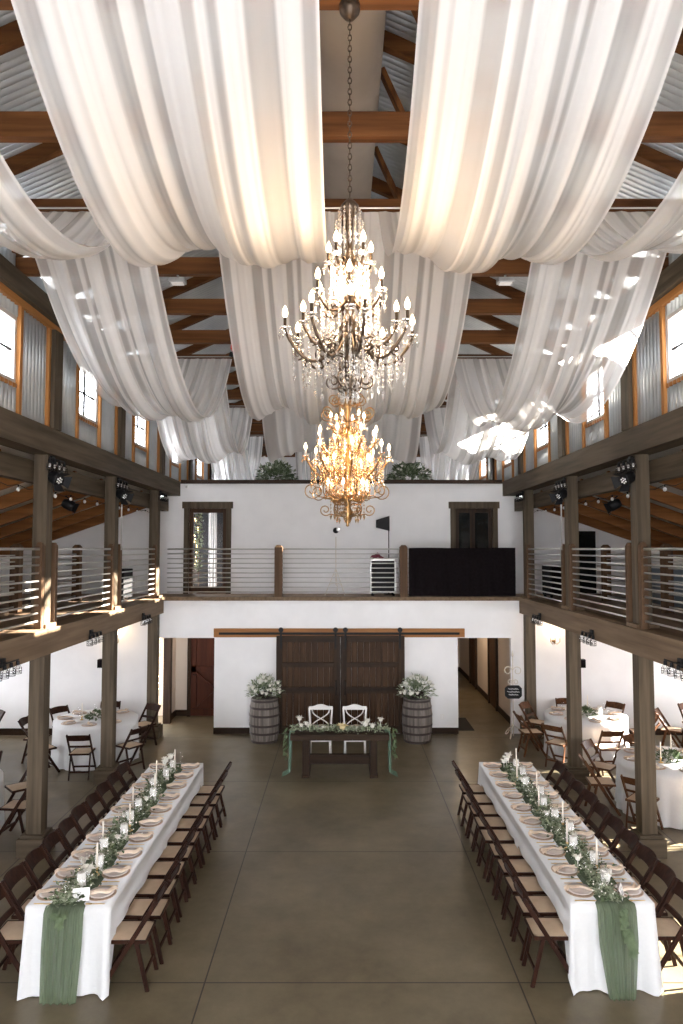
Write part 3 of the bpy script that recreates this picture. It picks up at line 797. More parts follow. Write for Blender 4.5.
def sett(where, x, y, z, ang, lab, detailed=True):
    """one place setting; ang: direction (radians) the sitter faces"""
    c, s_ = math.cos(ang), math.sin(ang)
    def P(dx, dy, dz=0): # dx sideways, dy forward
        return (x+dx*s_+dy*c, y-dx*c+dy*s_, z+dz)
    rz = ang-PI/2
    pP['charger_plate'].put(P(0,0), rz, 'rose gold charger plate, '+lab, 'charger plates '+where)
    pP['dinner_plate'].put(P(0,0,.0135), rz, 'white dinner plate on its charger, '+lab, 'dinner plates '+where)
    pP['napkin'].put(P(0,-.01,.012), rz+PI/2+.4+rnd.uniform(-.25,.25), 'peach napkin across the plate, '+lab, 'napkins '+where)
    if detailed:
        pP['fork'].put(P(-.17,0,.001), rz, 'gold fork beside the charger, '+lab, 'forks '+where)
        pP['knife'].put(P(.17,0,.001), rz, 'gold knife beside the charger, '+lab, 'knives '+where)
    pP['water_goblet'].put(P(.12,.165,.001), rz, 'clear stemmed goblet behind the plate, '+lab, 'goblets '+where)
Z = .775
for s in (-1,1):
    nm = SIDE[s]
    cx = -2.485 if s < 0 else 2.485
    y0, y1 = (6.54,10.82) if s < 0 else (6.60,10.87)
    hw = .385
    L = y1-y0
    # two folding tables end to end under the cloth
    for k in range(2):
        ya, yb = y0+L/2*k+.01, y0+L/2*(k+1)-.01
        o = empty('banquet_table', (cx,(ya+yb)/2,0), 'rectangular banquet table under the white cloth, %s half of the %s row' % (('near','far')[k], nm), 'table')
        h = (yb-ya)/2
        MB().box(-hw+.01,hw-.01,-h,h,.725,.765).build('tabletop', M['dark_y'], o)
        for a in (-1,1):
            for b in (-1,1):
                MB().tube([(a*.2,b*(h-.25),.725),(a*.22,b*(h-.2),0)],.015,6).build('leg', M['steel'], o)
    cl = cloth_rect(cx-hw, cx+hw, y0, y1, Z-.004, .50, .012, 5+s, mids=(y0+L*.47,))
    o = cl.build('tablecloth', M['linen'], smooth=True); tag(o, 'white linen cloth over the long %s banquet table' % nm, 'tablecloth')
    # runner
    rc = cx-.02 if s < 0 else cx+.02
    def rf(u, v):
        f = (u-.5)*.36
        fold = .006*math.sin(u*34)+.004*math.sin(u*61+v*3)
        ln = v*(L+.95)
        if ln < L-.05: return (rc+f*(.85+.08*math.sin(v*20)), y1-.05-ln, Z+.006+abs(fold)*.4)
        d = ln-(L-.05)
        if d < .06: return (rc+f, y0-.0-(d/.06)*.025+.0, Z+.006-(d/.06)*.01)
        d -= .06; z = Z-.004-d*.83/.94*1.0
        pinch = 1-.35*max(0,(d-.35)/.55)*(1 if s > 0 else .35)
        return (rc+f*pinch, y0-.05-(Z-z)*.13+fold*2.2-.006, max(z,.02))
    mb = MB().grid(rf, 40, 110, uv=True)
    o = mb.build('table_runner', M['gauze'], smooth=True); tag(o, 'sage green gauze runner falling over the near end of the %s banquet table' % nm, 'table runner')
    # garland
    g = empty('greenery_garland', (rc,(y0+y1)/2,Z+.008), 'eucalyptus garland along the middle of the %s banquet table' % nm, 'garland')
    mb = MB(); m2 = MB(); m3 = MB()
    for q in range(2600):
        y = rnd.uniform(-L/2-.02,L/2-.35); x = rnd.gauss(0,.055)+.03*math.sin(y*4)
        mb.leaf((x,y,rnd.uniform(.0,.075)),(rnd.uniform(-1,1),rnd.uniform(-1,1),rnd.uniform(-.05,.6)),rnd.uniform(.035,.07),rnd.uniform(.018,.035),(rnd.uniform(-.5,.5),rnd.uniform(-.5,.5),1))
    for q in range(900):
        y = rnd.uniform(-L/2-.03,L/2-.35); x = rnd.gauss(0,.07)+.03*math.sin(y*4)
        m2.leaf((x,y,rnd.uniform(.0,.06)),(rnd.uniform(-1,1),rnd.uniform(-1,1),rnd.uniform(-.05,.5)),rnd.uniform(.04,.08),rnd.uniform(.02,.04),(rnd.uniform(-.5,.5),rnd.uniform(-.5,.5),1))
    yn = y0-(y0+y1)/2
    for q in range(70 if s > 0 else 25):
        t = rnd.uniform(0,1)
        m2.leaf((rnd.uniform(-.05,.05)*(1.2-t)+.06*t, yn-.13-.10*t-rnd.uniform(0,.03), .02-t*(.33 if s > 0 else .06)),(rnd.uniform(-1,1),-.5,-.6),.06,.04,(0,-1,.2))
    for q in range(130):
        y = rnd.uniform(-L/2,L/2-.4); m3.ball((rnd.gauss(0,.08),y,rnd.uniform(.04,.1)),.008,5,3)
    mb.build('foliage', M['leafgrey'], g); m2.build('dark_foliage', M['leaf'], g)
    m3.build('small_blooms', M['petal'], g)['kind'] = 'stuff'
    for q, (dy, dx, dz, r) in enumerate(((.12 if s > 0 else .3,.03,.12,.065),(.55,-.1,.1,.045),(1.15,.06,.09,.035),(1.75,-.06,.1,.04),(2.3,.05,.1,.04),(2.9,-.05,.12,.045),(3.35,.05,.12,.045),(3.75,-.07,.15,.06),(3.85,-.02,.17,.055),(3.8,-.1,.1,.05))):
        r *= 1.2; b1 = MB(); blossom(b1, (dx,yn+dy+.15,dz), r); b1.tube([(dx,yn+dy+.15,dz),(dx,yn+dy+.15,.0)],.004,4); b1.build('blossom', M['petal'], g)
    for q in range(10):
        y = y0+.30+q*(L-.55)/9.5; x = rc+.05*math.sin(q*2.4)+.03
        pP['pillar_candle'].put((x,y,Z+.006),0,'white pillar candle in glass on %s banquet table, %s from near end' % (nm, ORD[q]), 'pillar candles on the %s banquet table' % nm)
    for q in range(7):
        y = y0+.62+q*(L-.8)/6.4; x = rc+(-.06 if q%2 else .065)
        pP['taper_candle'].put((x,y,Z+.006),0,'ivory taper in gold holder on %s banquet table, %s from near end' % (nm, ORD[q]), 'taper candles on the %s banquet table' % nm)
    # table card
    tc_ = empty('table_card', (rc+(.10 if s < 0 else .10), y0+.10, Z+.01), 'white table card at the near end of the %s banquet table' % nm, 'card', rz=R(12) if s < 0 else R(62))
    MB().add([(-.075,-.02,.0),(.075,-.02,.0),(.075,.012,.105),(-.075,.012,.105),(.075,.045,0),(-.075,.045,0),(-.075,.0135,.1),(.075,.0135,.1),(-.075,-.0185,0),(.075,-.0185,0)],[(0,1,2,3),(3,2,4,5),(8,9,7,6)]).build('card', M['whitepaint'], tc_)
    sq = MB()
    for row, (w_, zz) in enumerate(((.04,.075),(.03,.05),(.035,.03))):
        sq.tube([(-w_+2*w_*k/14, -.0215+.0305*(zz+.006*math.sin(k*1.9))/.1-.001, zz+.006*math.sin(k*1.9)) for k in range(15)], .0011, 4)
    sq.build('script', M['ink'], tc_)
    # chairs and settings
    for k in range(10):
        y = y0+.215+k*(L-.43)/9
        for side in (-1,1):
            inner = (side == -s)
            x = cx+side*(hw+.145)
            ps = 'inner' if inner else 'outer'
            rz = PI/2 if side > 0 else -PI/2
            rz += rnd.uniform(-.02,.02)
            chD.put((x+side*rnd.uniform(-.01,.02),y,0), rz, 'dark folding chair, %s side of %s banquet table, %s from near end' % (ps,nm,ORD[k]), 'folding chairs along the %s banquet table' % nm)
            sett('on the %s banquet table' % nm, cx+side*(hw-.155), y, Z+.001, PI if side > 0 else 0, '%s side of %s banquet table, %s from near end' % (ps,nm,ORD[k]))

# ------------------------------------------------------------------ round tables
def round_table(x, y, ph, proto, where, n=8, skip=(), gr=True):
    o = empty('round_table', (x,y,0), 'round folding table hidden under a white cloth, '+where, 'table')
    MB().lathe([(.001,.73),(.76,.73),(.76,.765),(.001,.765)],32).build('tabletop', M['dark_x'], o)
    for a in range(4): MB().tube([(.3*math.cos(a*PI/2+.7),.3*math.sin(a*PI/2+.7),.73),(.42*math.cos(a*PI/2+.7),.42*math.sin(a*PI/2+.7),0)],.015,6).build('leg', M['steel'], o)
    N = 120; rows = 8; vs = []; p0 = rnd.uniform(0,6)
    for j in range(rows+1):
        t = j/rows
        for i in range(N):
            a = 2*PI*i/N; f = t*(.018*math.sin(a*17+p0)+.012*math.sin(a*29+1)); r = .775+.02*t+f
            vs.append((r*math.cos(a), r*math.sin(a), .772-.757*t))
    mb = MB().add(vs, [(j*N+i,(j+1)*N+i,(j+1)*N+(i+1)%N,j*N+(i+1)%N) for j in range(rows) for i in range(N)]+[tuple(range(N))])
    tag(mb.build('tablecloth', M['linen'], smooth=True, loc=(x,y,0)), 'round white cloth falling to the floor, '+where, 'tablecloth')
    for k in range(n):
        a = ph+2*PI*k/n
        if k in skip: continue
        cx, cy = x+1.09*math.cos(a), y+1.09*math.sin(a)
        proto.put((cx,cy,0), a+PI/2+rnd.uniform(-.12,.12), 'wooden folding chair at %s, %s clockwise from its right side' % (where, ORD[(n-k)%n]), 'folding chairs around round tables')
        sett('on round tables', x+.58*math.cos(a), y+.58*math.sin(a), .774, a+PI, '%s, %s clockwise from its right side' % (where, ORD[(n-k)%n]), detailed=False)
    g = empty('centrepiece', (x,y,.774), 'low green centrepiece with white blooms, '+where, 'flowers')
    mb = MB(); leaf_cloud(mb, 240, 0, .2, .2, .11, .0, .07, .035); mb.build('foliage', M['leaf'], g)
    b1 = MB()
    for q in range(7): blossom(b1, (rnd.uniform(-.12,.12),rnd.uniform(-.12,.12),rnd.uniform(.07,.12)), .03)
    b1.build('blossoms', M['petal'], g)
    pP['pillar_candle'].put((x+.25,y-.1,.776),0,'white pillar candle in glass, '+where,'pillar candles on round tables')
    for q,(dx,dy) in enumerate(((-.22,-.16),(.13,.25))):
        pP['taper_candle'].put((x+dx,y+dy,.776),0,'ivory taper candle, %s, %s one' % (where, ('nearer','farther')[q]),'taper candles on round tables')
round_table(-4.72,13.67,R(7),chD,'back left round table',skip=(0,))
round_table(-5.60,10.0,0,chD,'nearest left round table')
round_table(-7.7,13.15,R(5),chD,'leftmost round table',skip=(0,))
round_table(4.80,13.96,0,chL,'back right round table')
round_table(5.08,11.0,0,chL,'nearest right round table')
round_table(7.45,13.5,R(10),chL,'rightmost round table',skip=(4,))

# ------------------------------------------------------------------ drapes
def drape(x0, x1, ya, yb, sag, za, label, seed, narrow=.0, folds=9, zb=None):
    r2 = random.Random(seed); ph = [r2.uniform(0,6.28) for _ in range(6)]
    W = x1-x0; zb = za if zb is None else zb
    def f(u, v):
        e = 4*v*(1-v)
        x = x0+W*u + narrow*(.5-u)*2*e*.5
        x += .012*math.sin(u*folds*5+ph[3])*e
        fold = (.013*math.sin(u*folds*3.4+ph[0]+1.2*v)+.010*math.sin(u*folds*6.3+ph[1]-1.6*v)+.007*abs(math.sin(u*folds*8.7+ph[2])))*(.35+.65*e)
        s_ = sag*(1+.05*math.sin(u*5+ph[4])*1.0-.05*math.cos(u*11+ph[5]))
        z = za+(zb-za)*v-s_*e
        # fold displacement along the sheet normal
        dz = (zb-za)/(yb-ya)-s_*4*(1-2*v)/(yb-ya); n = Vector((0,-dz,1)).normalized()
        return (x, ya+(yb-ya)*v+n.y*fold, z+n.z*fold)
    mb = MB().grid(f, 110, 44, uv=True)
    o = mb.build('ceiling_drape', M['sheer'], smooth=True)
    tag(o, label, 'drapery', 'sheer drapes swagged under the roof')
    return o
YL = [2.4, 6.86, 12.3, 16.6, 20.9]
ZF = 7.40
drape(-1.58,-.11,YL[0],YL[1],1.27,ZF,'large sheer white drape nearest the camera, left of the chandelier chain',1)
drape(.37,1.66,YL[0],YL[1],1.27,ZF,'large sheer white drape nearest the camera, right of the chandelier chain',2)
drape(-3.35,-2.0,YL[0],YL[1],1.15,ZF,'sheer white drape at the upper left edge beside the eave, nearest row',3)
drape(2.02,3.35,YL[0],YL[1],1.15,ZF,'sheer white drape at the upper right edge beside the eave, nearest row',4)
drape(-3.22,-1.95,YL[1],YL[2],1.49,ZF,'sheer drape of the second row hanging before the left clerestory windows',5)
drape(1.98,3.38,YL[1],YL[2],1.60,ZF,'sheer drape of the second row hanging before the right clerestory windows',6)
drape(-1.28,.0,YL[1],YL[2],1.52,ZF,'second row drape behind the crystal chandelier, left half',7)
drape(.12,1.40,YL[1],YL[2],1.52,ZF,'second row drape behind the crystal chandelier, right half',8)
drape(-3.5,-2.1,YL[2],YL[3],1.5,ZF,'third row sheer drape on the left side of the roof',9)
drape(1.95,3.6,YL[2],YL[3],1.5,ZF,'third row sheer drape on the right side of the roof',10)
drape(-1.5,1.5,YL[2],YL[3],1.5,ZF,'third row sheer drape in the centre behind the lower chandelier',11,folds=16)
drape(-3.3,-2.35,YL[3],YL[4],1.75,ZF,'farthest sheer drape above the loft on the left',12)
drape(2.32,3.5,YL[3],YL[4],1.75,ZF,'farthest sheer drape above the loft on the right',13)
drape(-1.15,-.5,YL[3],YL[4],1.75,ZF,'farthest sheer drape above the loft left of centre',14)
drape(.75,1.2,YL[3],YL[4],1.75,ZF,'farthest sheer drape above the loft right of centre',15)
for i, y in enumerate(YL):
    tag(MB().tube([(-4.0,y,ZF+.04),(4.0,y,ZF+.04)],.009,6).build('cable', M['rail']), 'thin steel cable holding the ceiling drapes, %s from the camera' % ORD[i], 'cable')

# loft greenery
for s, xx in ((-1,-1.66),(1,1.72)):
    g = empty('greenery_arrangement', (xx,17.72,5.22), 'bushy green arrangement with white blooms on the loft, %s of the chandelier' % SIDE[s], 'plant')
    MB().box(-.4,.4,-.12,.12,-.1,.35).build('planter', M['dark_x'], g)
    mb = MB(); leaf_cloud(mb, 1100, 0, .54, .25, .5, .5, .12, .06, hemi=False); mb.build('foliage', M['leaf'] , g)
    mb = MB(); leaf_cloud(mb, 600, 0, .54, .27, .5, .5, .12, .06, hemi=False); mb.build('pale_foliage', M['leafgrey'] , g)
    for q in range(7):
        b1 = MB(); blossom(b1, (rnd.uniform(-.35,.35),-.22,rnd.uniform(.75,1.1)), .05); b1.build('blossom', M['petal'], g)

# ------------------------------------------------------------------ chandeliers
def spiral(cx, cz, r0, turns, a0, sgn, n=14):
    return [(cx+r0*(1-.75*k/n)*math.cos(a0+sgn*turns*2*PI*k/n), cz+r0*(1-.75*k/n)*math.sin(a0+sgn*turns*2*PI*k/n)) for k in range(n+1)]
def chandelier(name, loc, label, metal, glow, cry, tiers, column, crown, bottom, chain_to, ncry):
    root = empty(name, loc, label, 'chandelier')
    MB().lathe(column, 14).build('column', metal, root, smooth=True)
    # chain
    top = column[-1][1]; ch = MB(); z = top; k = 0
    while z < chain_to-.10:
        pts = []
        for q in range(8):
            a = 2*PI*q/8; dx = .011*math.cos(a); dz = .022*math.sin(a)
            pts.append((dx,0,z+.022+dz) if k % 2 else (0,dx,z+.022+dz))
        ch.tube(pts, .0035, 5, close=True); z += .034; k += 1
    ch.build('chain', M['iron'], root, smooth=True)
    MB().lathe([(.008,chain_to-.10),(.03,chain_to-.09),(.062,chain_to-.05),(.066,chain_to-.01),(.05,chain_to)],18).build('canopy', M['iron'], root, smooth=True)
    strands = 0
    small = MB()
    for (n, r, zb, zdip, zr, ph, cs) in tiers:
        for i in range(n):
            a = ph+2*PI*i/n; c, s_ = math.cos(a), math.sin(a)
            def P(rr, zz): return (rr*c, rr*s_, zz)
            pts = []
            for q in range(15):
                t = q/14
                rr = .02+(r-.02)*t
                zz = zr*(1-t)**2+2*t*(1-t)*(2*zdip-(zr+zb-.09)/2)+(zb-.09)*t*t
                pts.append(P(rr, zz))
            arm = MB().tube(pts, .0085*cs, 6)
            sp = spiral(r*.42, zdip+.045, .045*cs, 1.2, -PI/2, 1)
            arm.tube([P(x,zz) for x, zz in sp], .005*cs, 5)
            sp = spiral(r*.80, zdip+.035, .03*cs, 1.1, -PI/2, -1)
            arm.tube([P(x,zz) for x, zz in sp], .0045*cs, 5)
            A = arm.build('arm', metal, root, smooth=True)
            bx, by = r*c, r*s_
            MB().lathe([(.006,-.09),(.028,-.082),(.036,-.07),(.034,-.068),(.010,-.075)],10,(bx,by,zb)).build('bobeche', cry, A, smooth=True)
            MB().lathe([(.009,-.078),(.009,-.012),(.011,-.01)],8,(bx,by,zb)).build('candle_sleeve', M['iron'] if metal is M['iron'] else M['wax'], A, smooth=True)
            MB().lathe([(.005,-.012),(.014,.004),(.0165,.018),(.012,.038),(.004,.056),(.001,.062)],8,(bx,by,zb)).build('bulb', glow, A, smooth=True)
            # drops round the bobeche and along the arm
            for q in range(5):
                b = a+2*PI*q/5; px, py = bx+.033*math.cos(b), by+.033*math.sin(b)
                if strands < ncry and q in (0,2,3):
                    MB().octa((px,py,zb-.115-.01*(q%2)),.010*cs,.022*cs).build('crystal_drop', cry, root); strands += 1
                else: small.octa((px,py,zb-.11),.008,.018)
            for q in range(4):
                t = .35+.18*q; p = pts[int(t*14)]
                for w in range(3+q%2): small.octa((p[0],p[1],p[2]-.03-.034*w),.0085,.015)
                small.octa((p[0],p[1],p[2]-.03-.034*(3+q%2)-.014),.014,.030)
            # bead swag to the next arm
            a2 = ph+2*PI*(i+1)/n
            for q in range(1,8):
                t = q/8; x = r*.9*(c*(1-t)+math.cos(a2)*t); y = r*.9*(s_*(1-t)+math.sin(a2)*t)
                small.octa((x,y,zb-.11-.05*4*t*(1-t)),.006,.008,4)
    for (n, r, z0, z1, dens) in crown:
        for i in range(n):
            a = 2*PI*i/n; q = 0; z = z0
            while z > z1:
                rr = r*(1-.0*(z0-z)); small.octa((rr*math.cos(a),rr*math.sin(a),z),.009,.013); z -= dens
            small.octa((r*math.cos(a),r*math.sin(a),z1-.012),.012,.026)
    for (n, r, zc, rs, ph) in bottom:
        for i in range(n):
            a = ph+2*PI*i/n; c, s_ = math.cos(a), math.sin(a)
            sp = spiral(r, zc, rs, 1.4, PI if zc > 0 else PI, 1, 20)
            pts = [(.02*c,.02*s_,zc-rs*1.2)]+[(x*c,x*s_,zz) for x, zz in spiral(r, zc, rs, 1.35, -PI*.75, 1, 20)]
            MB().tube(pts, .006, 5).build('scroll', metal, root, smooth=True)
    o = small.build('crystal_beads', cry, root); o['kind'] = 'stuff'
    return root
# near, crystal chandelier: z from 4.93 to 6.14 around (0.05, 4.13)
chandelier('crystal_chandelier', (.05,4.13,4.93), 'large bronze crystal chandelier with three tiers of candle bulbs, nearer of the two', M['iron'], M['flame'], M['crystal'],
    tiers=[(8,.39,.46,.20,.42,.2,1.15),(4,.28,.52,.30,.50,.0,1.),(6,.215,.68,.50,.60,.5,.95),(5,.135,.90,.76,.84,.3,.9)],
    column=[(.002,-.02),(.012,.0),(.022,.03),(.012,.06),(.03,.11),(.045,.15),(.05,.2),(.025,.25),(.035,.32),(.05,.37),(.06,.43),(.03,.47),(.025,.55),(.045,.60),(.02,.66),(.018,.78),(.035,.83),(.015,.9),(.015,1.08),(.05,1.12),(.055,1.16),(.03,1.19),(.01,1.21)],
    crown=[(12,.065,1.13,.98,.026),(16,.085,1.05,.93,.026),(12,.11,.84,.70,.026),(16,.17,.60,.40,.026),(20,.12,.42,.12,.026),(16,.20,.36,.16,.03),(10,.05,.2,.0,.026),(12,.28,.28,.12,.03)],
    bottom=[(6,.10,.09,.05,.0),(6,.14,.30,.05,.4)],
    chain_to=7.36-4.93, ncry=66)
chandelier('gold_chandelier', (.06,6.97,4.24), 'antique gold scrolled chandelier with amber crystals hanging behind and below the crystal one', M['gold'], M['flame2'], M['ambercrystal'],
    tiers=[(8,.42,.78,.48,.62,.1,1.2),(8,.30,.94,.70,.82,.45,1.1),(6,.17,1.10,.92,1.0,.2,1.),(6,.20,.42,.25,.40,.3,1.),(8,.24,.66,.50,.58,.2,1.)],
    column=[(.002,0),(.018,.015),(.012,.03),(.04,.08),(.055,.14),(.03,.2),(.045,.3),(.07,.38),(.03,.45),(.04,.55),(.065,.62),(.03,.7),(.03,.82),(.05,.88),(.02,.95),(.02,1.1),(.045,1.2),(.02,1.3),(.03,1.36),(.012,1.44)],
    crown=[(10,.10,1.06,.85,.026),(18,.24,.78,.50,.026),(16,.15,.58,.32,.026),(18,.34,.66,.46,.026),(14,.18,.88,.70,.026)],
    bottom=[(6,.22,.17,.06,.0),(8,.36,.36,.085,.2),(8,.14,1.28,.06,.2),(8,.22,1.14,.07,.5),(6,.12,.28,.06,.4)],
    chain_to=7.36-4.24, ncry=90)

# ------------------------------------------------------------------ fixtures
def jar_fixture():
    o = empty('cage_light', (0,0,0), 'x', 'light fixture')
    MB().box(-.03,0,-.05,.05,-.05,.05).build('backplate', M['black'], o)
    MB().tube([(.0,0,0),(.05,0,0)],.01,6).tube([(.05,-.26,0),(.05,.26,0)],.009,6).build('bar', M['black'], o)
    for y in (-.24,-.08,.08,.24):
        MB().lathe([(.012,-.01),(.02,-.02),(.022,-.06),(.012,-.065)],10,(.05,y,0)).build('socket', M['black'], o)
        MB().lathe([(.022,-.06),(.038,-.085),(.042,-.15),(.036,-.155)],10,(.05,y,0),cap=False).build('jar', M['glass'], o, smooth=True)
        cg = MB()
        for q in range(4):
            a = q*PI/2; cg.tube([(.05+.024*math.cos(a),y+.024*math.sin(a),-.06),(.05+.045*math.cos(a),y+.045*math.sin(a),-.09),(.05+.047*math.cos(a),y+.047*math.sin(a),-.16)],.003,4)
        for zz in (-.10,-.13,-.16): cg.tube([(.05+.047*math.cos(q*PI/5),y+.047*math.sin(q*PI/5),zz) for q in range(10)],.003,4,close=True)
        cg.build('cage', M['black'], o)
        MB().ball((.05,y,-.1),.018,8,5,1.5).build('bulb', M['chalk'], o, smooth=True)
    return o
jf = Proto(jar_fixture())
def spot():
    o = empty('stage_spotlight', (0,0,0), 'x', 'spotlight')
    MB().tube([(0,0,.13),(.05,0,.10)],.012,6).tube([(.05,-.1,.0),(.05,-.1,.07),(.05,0,.10),(.05,.1,.07),(.05,.1,.0)],.008,6).build('bracket', M['black'], o)
    b = MB().lathe([(.001,-.12),(.06,-.11),(.085,-.06),(.09,.05),(.08,.09),(.001,.085)],16)
    rot = Matrix.Rotation(R(115),4,'Y') @ Matrix.Rotation(0,4,'Z')
    b.v = [tuple((rot @ Vector(v))+Vector((.06,0,-.02))) for v in b.v]
    b.build('housing', M['black'], o, smooth=True)
    dd = MB()
    for q in range(4):
        a = q*PI/2; dd.add([(.09*math.cos(a-.7),.09*math.sin(a-.7),.08),(.09*math.cos(a+.7),.09*math.sin(a+.7),.08),(.16*math.cos(a+.6),.16*math.sin(a+.6),.15),(.16*math.cos(a-.6),.16*math.sin(a-.6),.15)],[(0,1,2,3)])
    dd.v = [tuple((rot @ Vector(v))+Vector((.06,0,-.02))) for v in dd.v]
    q_ = dd.build('barn_door_flap', M['black'], o); q_.modifiers.new('t','SOLIDIFY').thickness = .004
    L_ = MB()
    for a, r in [(0,0)]+[(k*PI/3,.035) for k in range(6)]: L_.ball((r*math.cos(a),r*math.sin(a),.088),.013,8,4)
    L_.v = [tuple((rot @ Vector(v))+Vector((.06,0,-.02))) for v in L_.v]
    L_.build('lens', M['chalk'], o, smooth=True)
    return o
sp_ = Proto(spot())
for s in (-1,1):
    rz = 0 if s < 0 else PI
    for k, y in enumerate((13.78,10.93,8.08,5.23)):
        jf.put((s*3.86+0*s, y, 2.72), rz, 'black four jar light under the %s gallery beam, %s from the back' % (SIDE[s], ORD[k]), 'cage lights on the gallery beams')
    for k, y in enumerate((15.2,12.35,9.5)):
        jf.put((s*3.92, y-.02, 5.26-.03), rz, 'black four jar light high on %s upper post, %s from back wall' % (SIDE[s], ORD[k]), 'cage lights on the upper posts')
    for k, y in enumerate((12.35,9.5)):
        sp_.put((s*3.93, y-.02, 5.0), rz+ (-.5 if s < 0 else .5), 'black stage spotlight on %s upper post, %s from back wall' % (SIDE[s], ORD[k+1]), 'stage spotlights')
    sp_.put((s*4.75, 12.0, 4.80), rz-.4*s, 'black stage spotlight hanging under the %s gallery rafters' % SIDE[s])
    # string lights
    o = empty('string_light', (s*4.42,0,0), 'string of small pale bulbs under the %s shed roof' % SIDE[s], 'string lights')
    pts = []; n = 18
    ys = [5.2+.62*k for k in range(n)]
    for k, y in enumerate(ys):
        pts += [(0,y,4.90),(0,y+.31,4.86)]
    MB().tube(pts, .005, 4).build('cord', M['black'], o)
    for y in ys:
        b = MB().lathe([(.010,0),(.012,-.03)],8,(0,y,4.90)).build('socket', M['black'], o)
        MB().ball((0,y,4.835),.026,8,6,1.15).build('bulb', M['chalk'], o, smooth=True)
    # conduit on the second post
    tag(MB().tube([(s*3.93,12.5,5.1),(s*3.93,12.53,4.98),(s*3.94,12.53,4.9),(s*3.94,12.53,4.0)],.012,6).build('conduit', M['rail'], smooth=True), 'pale conduit running down the %s upper post, second from the back' % SIDE[s], 'conduit')
    # little wall speaker in the aisle
    o = empty('wall_speaker', (s*5.2, 15.36, 1.55), 'small black speaker on the aisle back wall behind the %s posts' % SIDE[s], 'speaker')
    MB().box(-.07,.07,-.12,0,-.09,.09).build('cabinet', M['black'], o, bevel=.01)
    MB().box(-.055,.055,-.126,-.12,-.075,.075).build('grille', M['blackcloth'], o)
    # wall sconce with candle bulbs
    o = empty('wall_sconce', (4.62 if s > 0 else -4.92, 15.37, 2.12), 'lit candelabra wall sconce on the %s aisle back wall' % SIDE[s], 'wall lamp')
    MB().lathe([(.001,-.02),(.04,-.02),(.05,0),(.04,.02),(.001,.02)],12,(0,-.0,-.1)).build('backplate', M['gold'], o, smooth=True)
    for a in (-1,0,1):
        A = MB().tube([(0,-.03,-.12),(a*.05,-.08,-.16),(a*.10,-.11,-.10),(a*.10,-.11,-.03)],.007,6).build('arm', M['gold'], o, smooth=True)
        MB().lathe([(.009,-.03),(.009,.05)],8,(a*.10,-.11,0)).build('candle_sleeve', M['wax'], A)
        MB().lathe([(.006,.05),(.018,.07),(.012,.10),(.001,.125)],8,(a*.10,-.11,0)).build('bulb', M['flame'], A, smooth=True)
    L = bpy.data.lights.new('sconce_lamp','POINT'); L.energy = 5; L.color = (1,.72,.42); L.shadow_soft_size = .06
    lo = bpy.data.objects.new('sconce_lamp', L); COL.objects.link(lo); lo.location = (4.62 if s > 0 else -4.92,15.1,2.3)

# balcony equipment
def tripod(x, y, h, label, name='light_stand', mat='ironwhite'):
    o = empty(name, (x,y,2.95), label, 'stand')
    MB().tube([(0,0,.25),(0,0,h)],.012,6).build('pole', M[mat], o)
    for k in range(3):
        a = -PI/2+.9+2*PI*k/3
        lg = MB().tube([(0,0,.62),(.27*math.cos(a),.27*math.sin(a),.012)],.010,5).tube([(0,0,.3),(.16*math.cos(a),.16*math.sin(a),.26)],.006,4)
        lg.build('leg', M[mat], o)
    return o
o = tripod(-.13,16.2,1.35,'slim grey tripod stand with a small round lamp on the back balcony')
MB().ball((0,0,1.5),.07,10,6).build('lamp_head', M['black'], o, smooth=True)
MB().ball((.05,-.04,1.52),.045,8,5).build('lens', M['chalk'], o, smooth=True)
o = empty('equipment_rack', (.95,16.25,2.95), 'black equipment rack with pale frame behind the back balcony railing', 'rack')
MB().box(-.26,.26,-.2,.2,.1,.82).build('cabinet', M['black'], o)
mb = MB()
for x in (-.29,.27):
    for y in (-.22,.2): mb.box(x,x+.02,y,y+.02,.05,.84)
mb.box(-.29,.29,-.22,-.2,.08,.11).box(-.29,.29,-.22,-.2,.80,.84).box(-.29,.29,-.22,.22,.84,.86)
mb.build('frame', M['rail'], o)
mb = MB()
for x in (-.24,.24):
    for y in (-.18,.18): mb.lathe([(.001,0),(.03,.005),(.03,.045),(.001,.05)],8,(x,y,0))
mb.build('caster', M['black'], o)
tag(MB().grid(lambda u,v:((u-.5)*.32,(v-.5)*.25,.001+.11*math.sin(PI*u)*math.sin(PI*v)+.02*math.sin(u*14)),14,8).build('red_bag', M['redcloth'], smooth=True, loc=(.82,16.2,3.812)), 'crumpled dark red bag on top of the equipment rack', 'bag')
o = empty('panel_light', (1.12,16.62,2.95), 'black angled panel light on a thin pole on the back balcony', 'light')
MB().tube([(0,0,0.02),(0,0,1.6)],.012,6).lathe([(.001,0),(.12,0),(.12,.02),(.001,.025)],14).build('pole', M['black'], o)
MB().add([(-.30,-.02,1.58),(.02,-.02,1.50),(.02,-.02,1.86),(-.30,-.02,1.76),(-.30,.05,1.58),(.02,.05,1.50),(.02,.05,1.86),(-.30,.05,1.76)],[(0,1,2,3),(7,6,5,4),(0,4,5,1),(1,5,6,2),(2,6,7,3),(3,7,4,0)]).build('panel', M['black'], o)
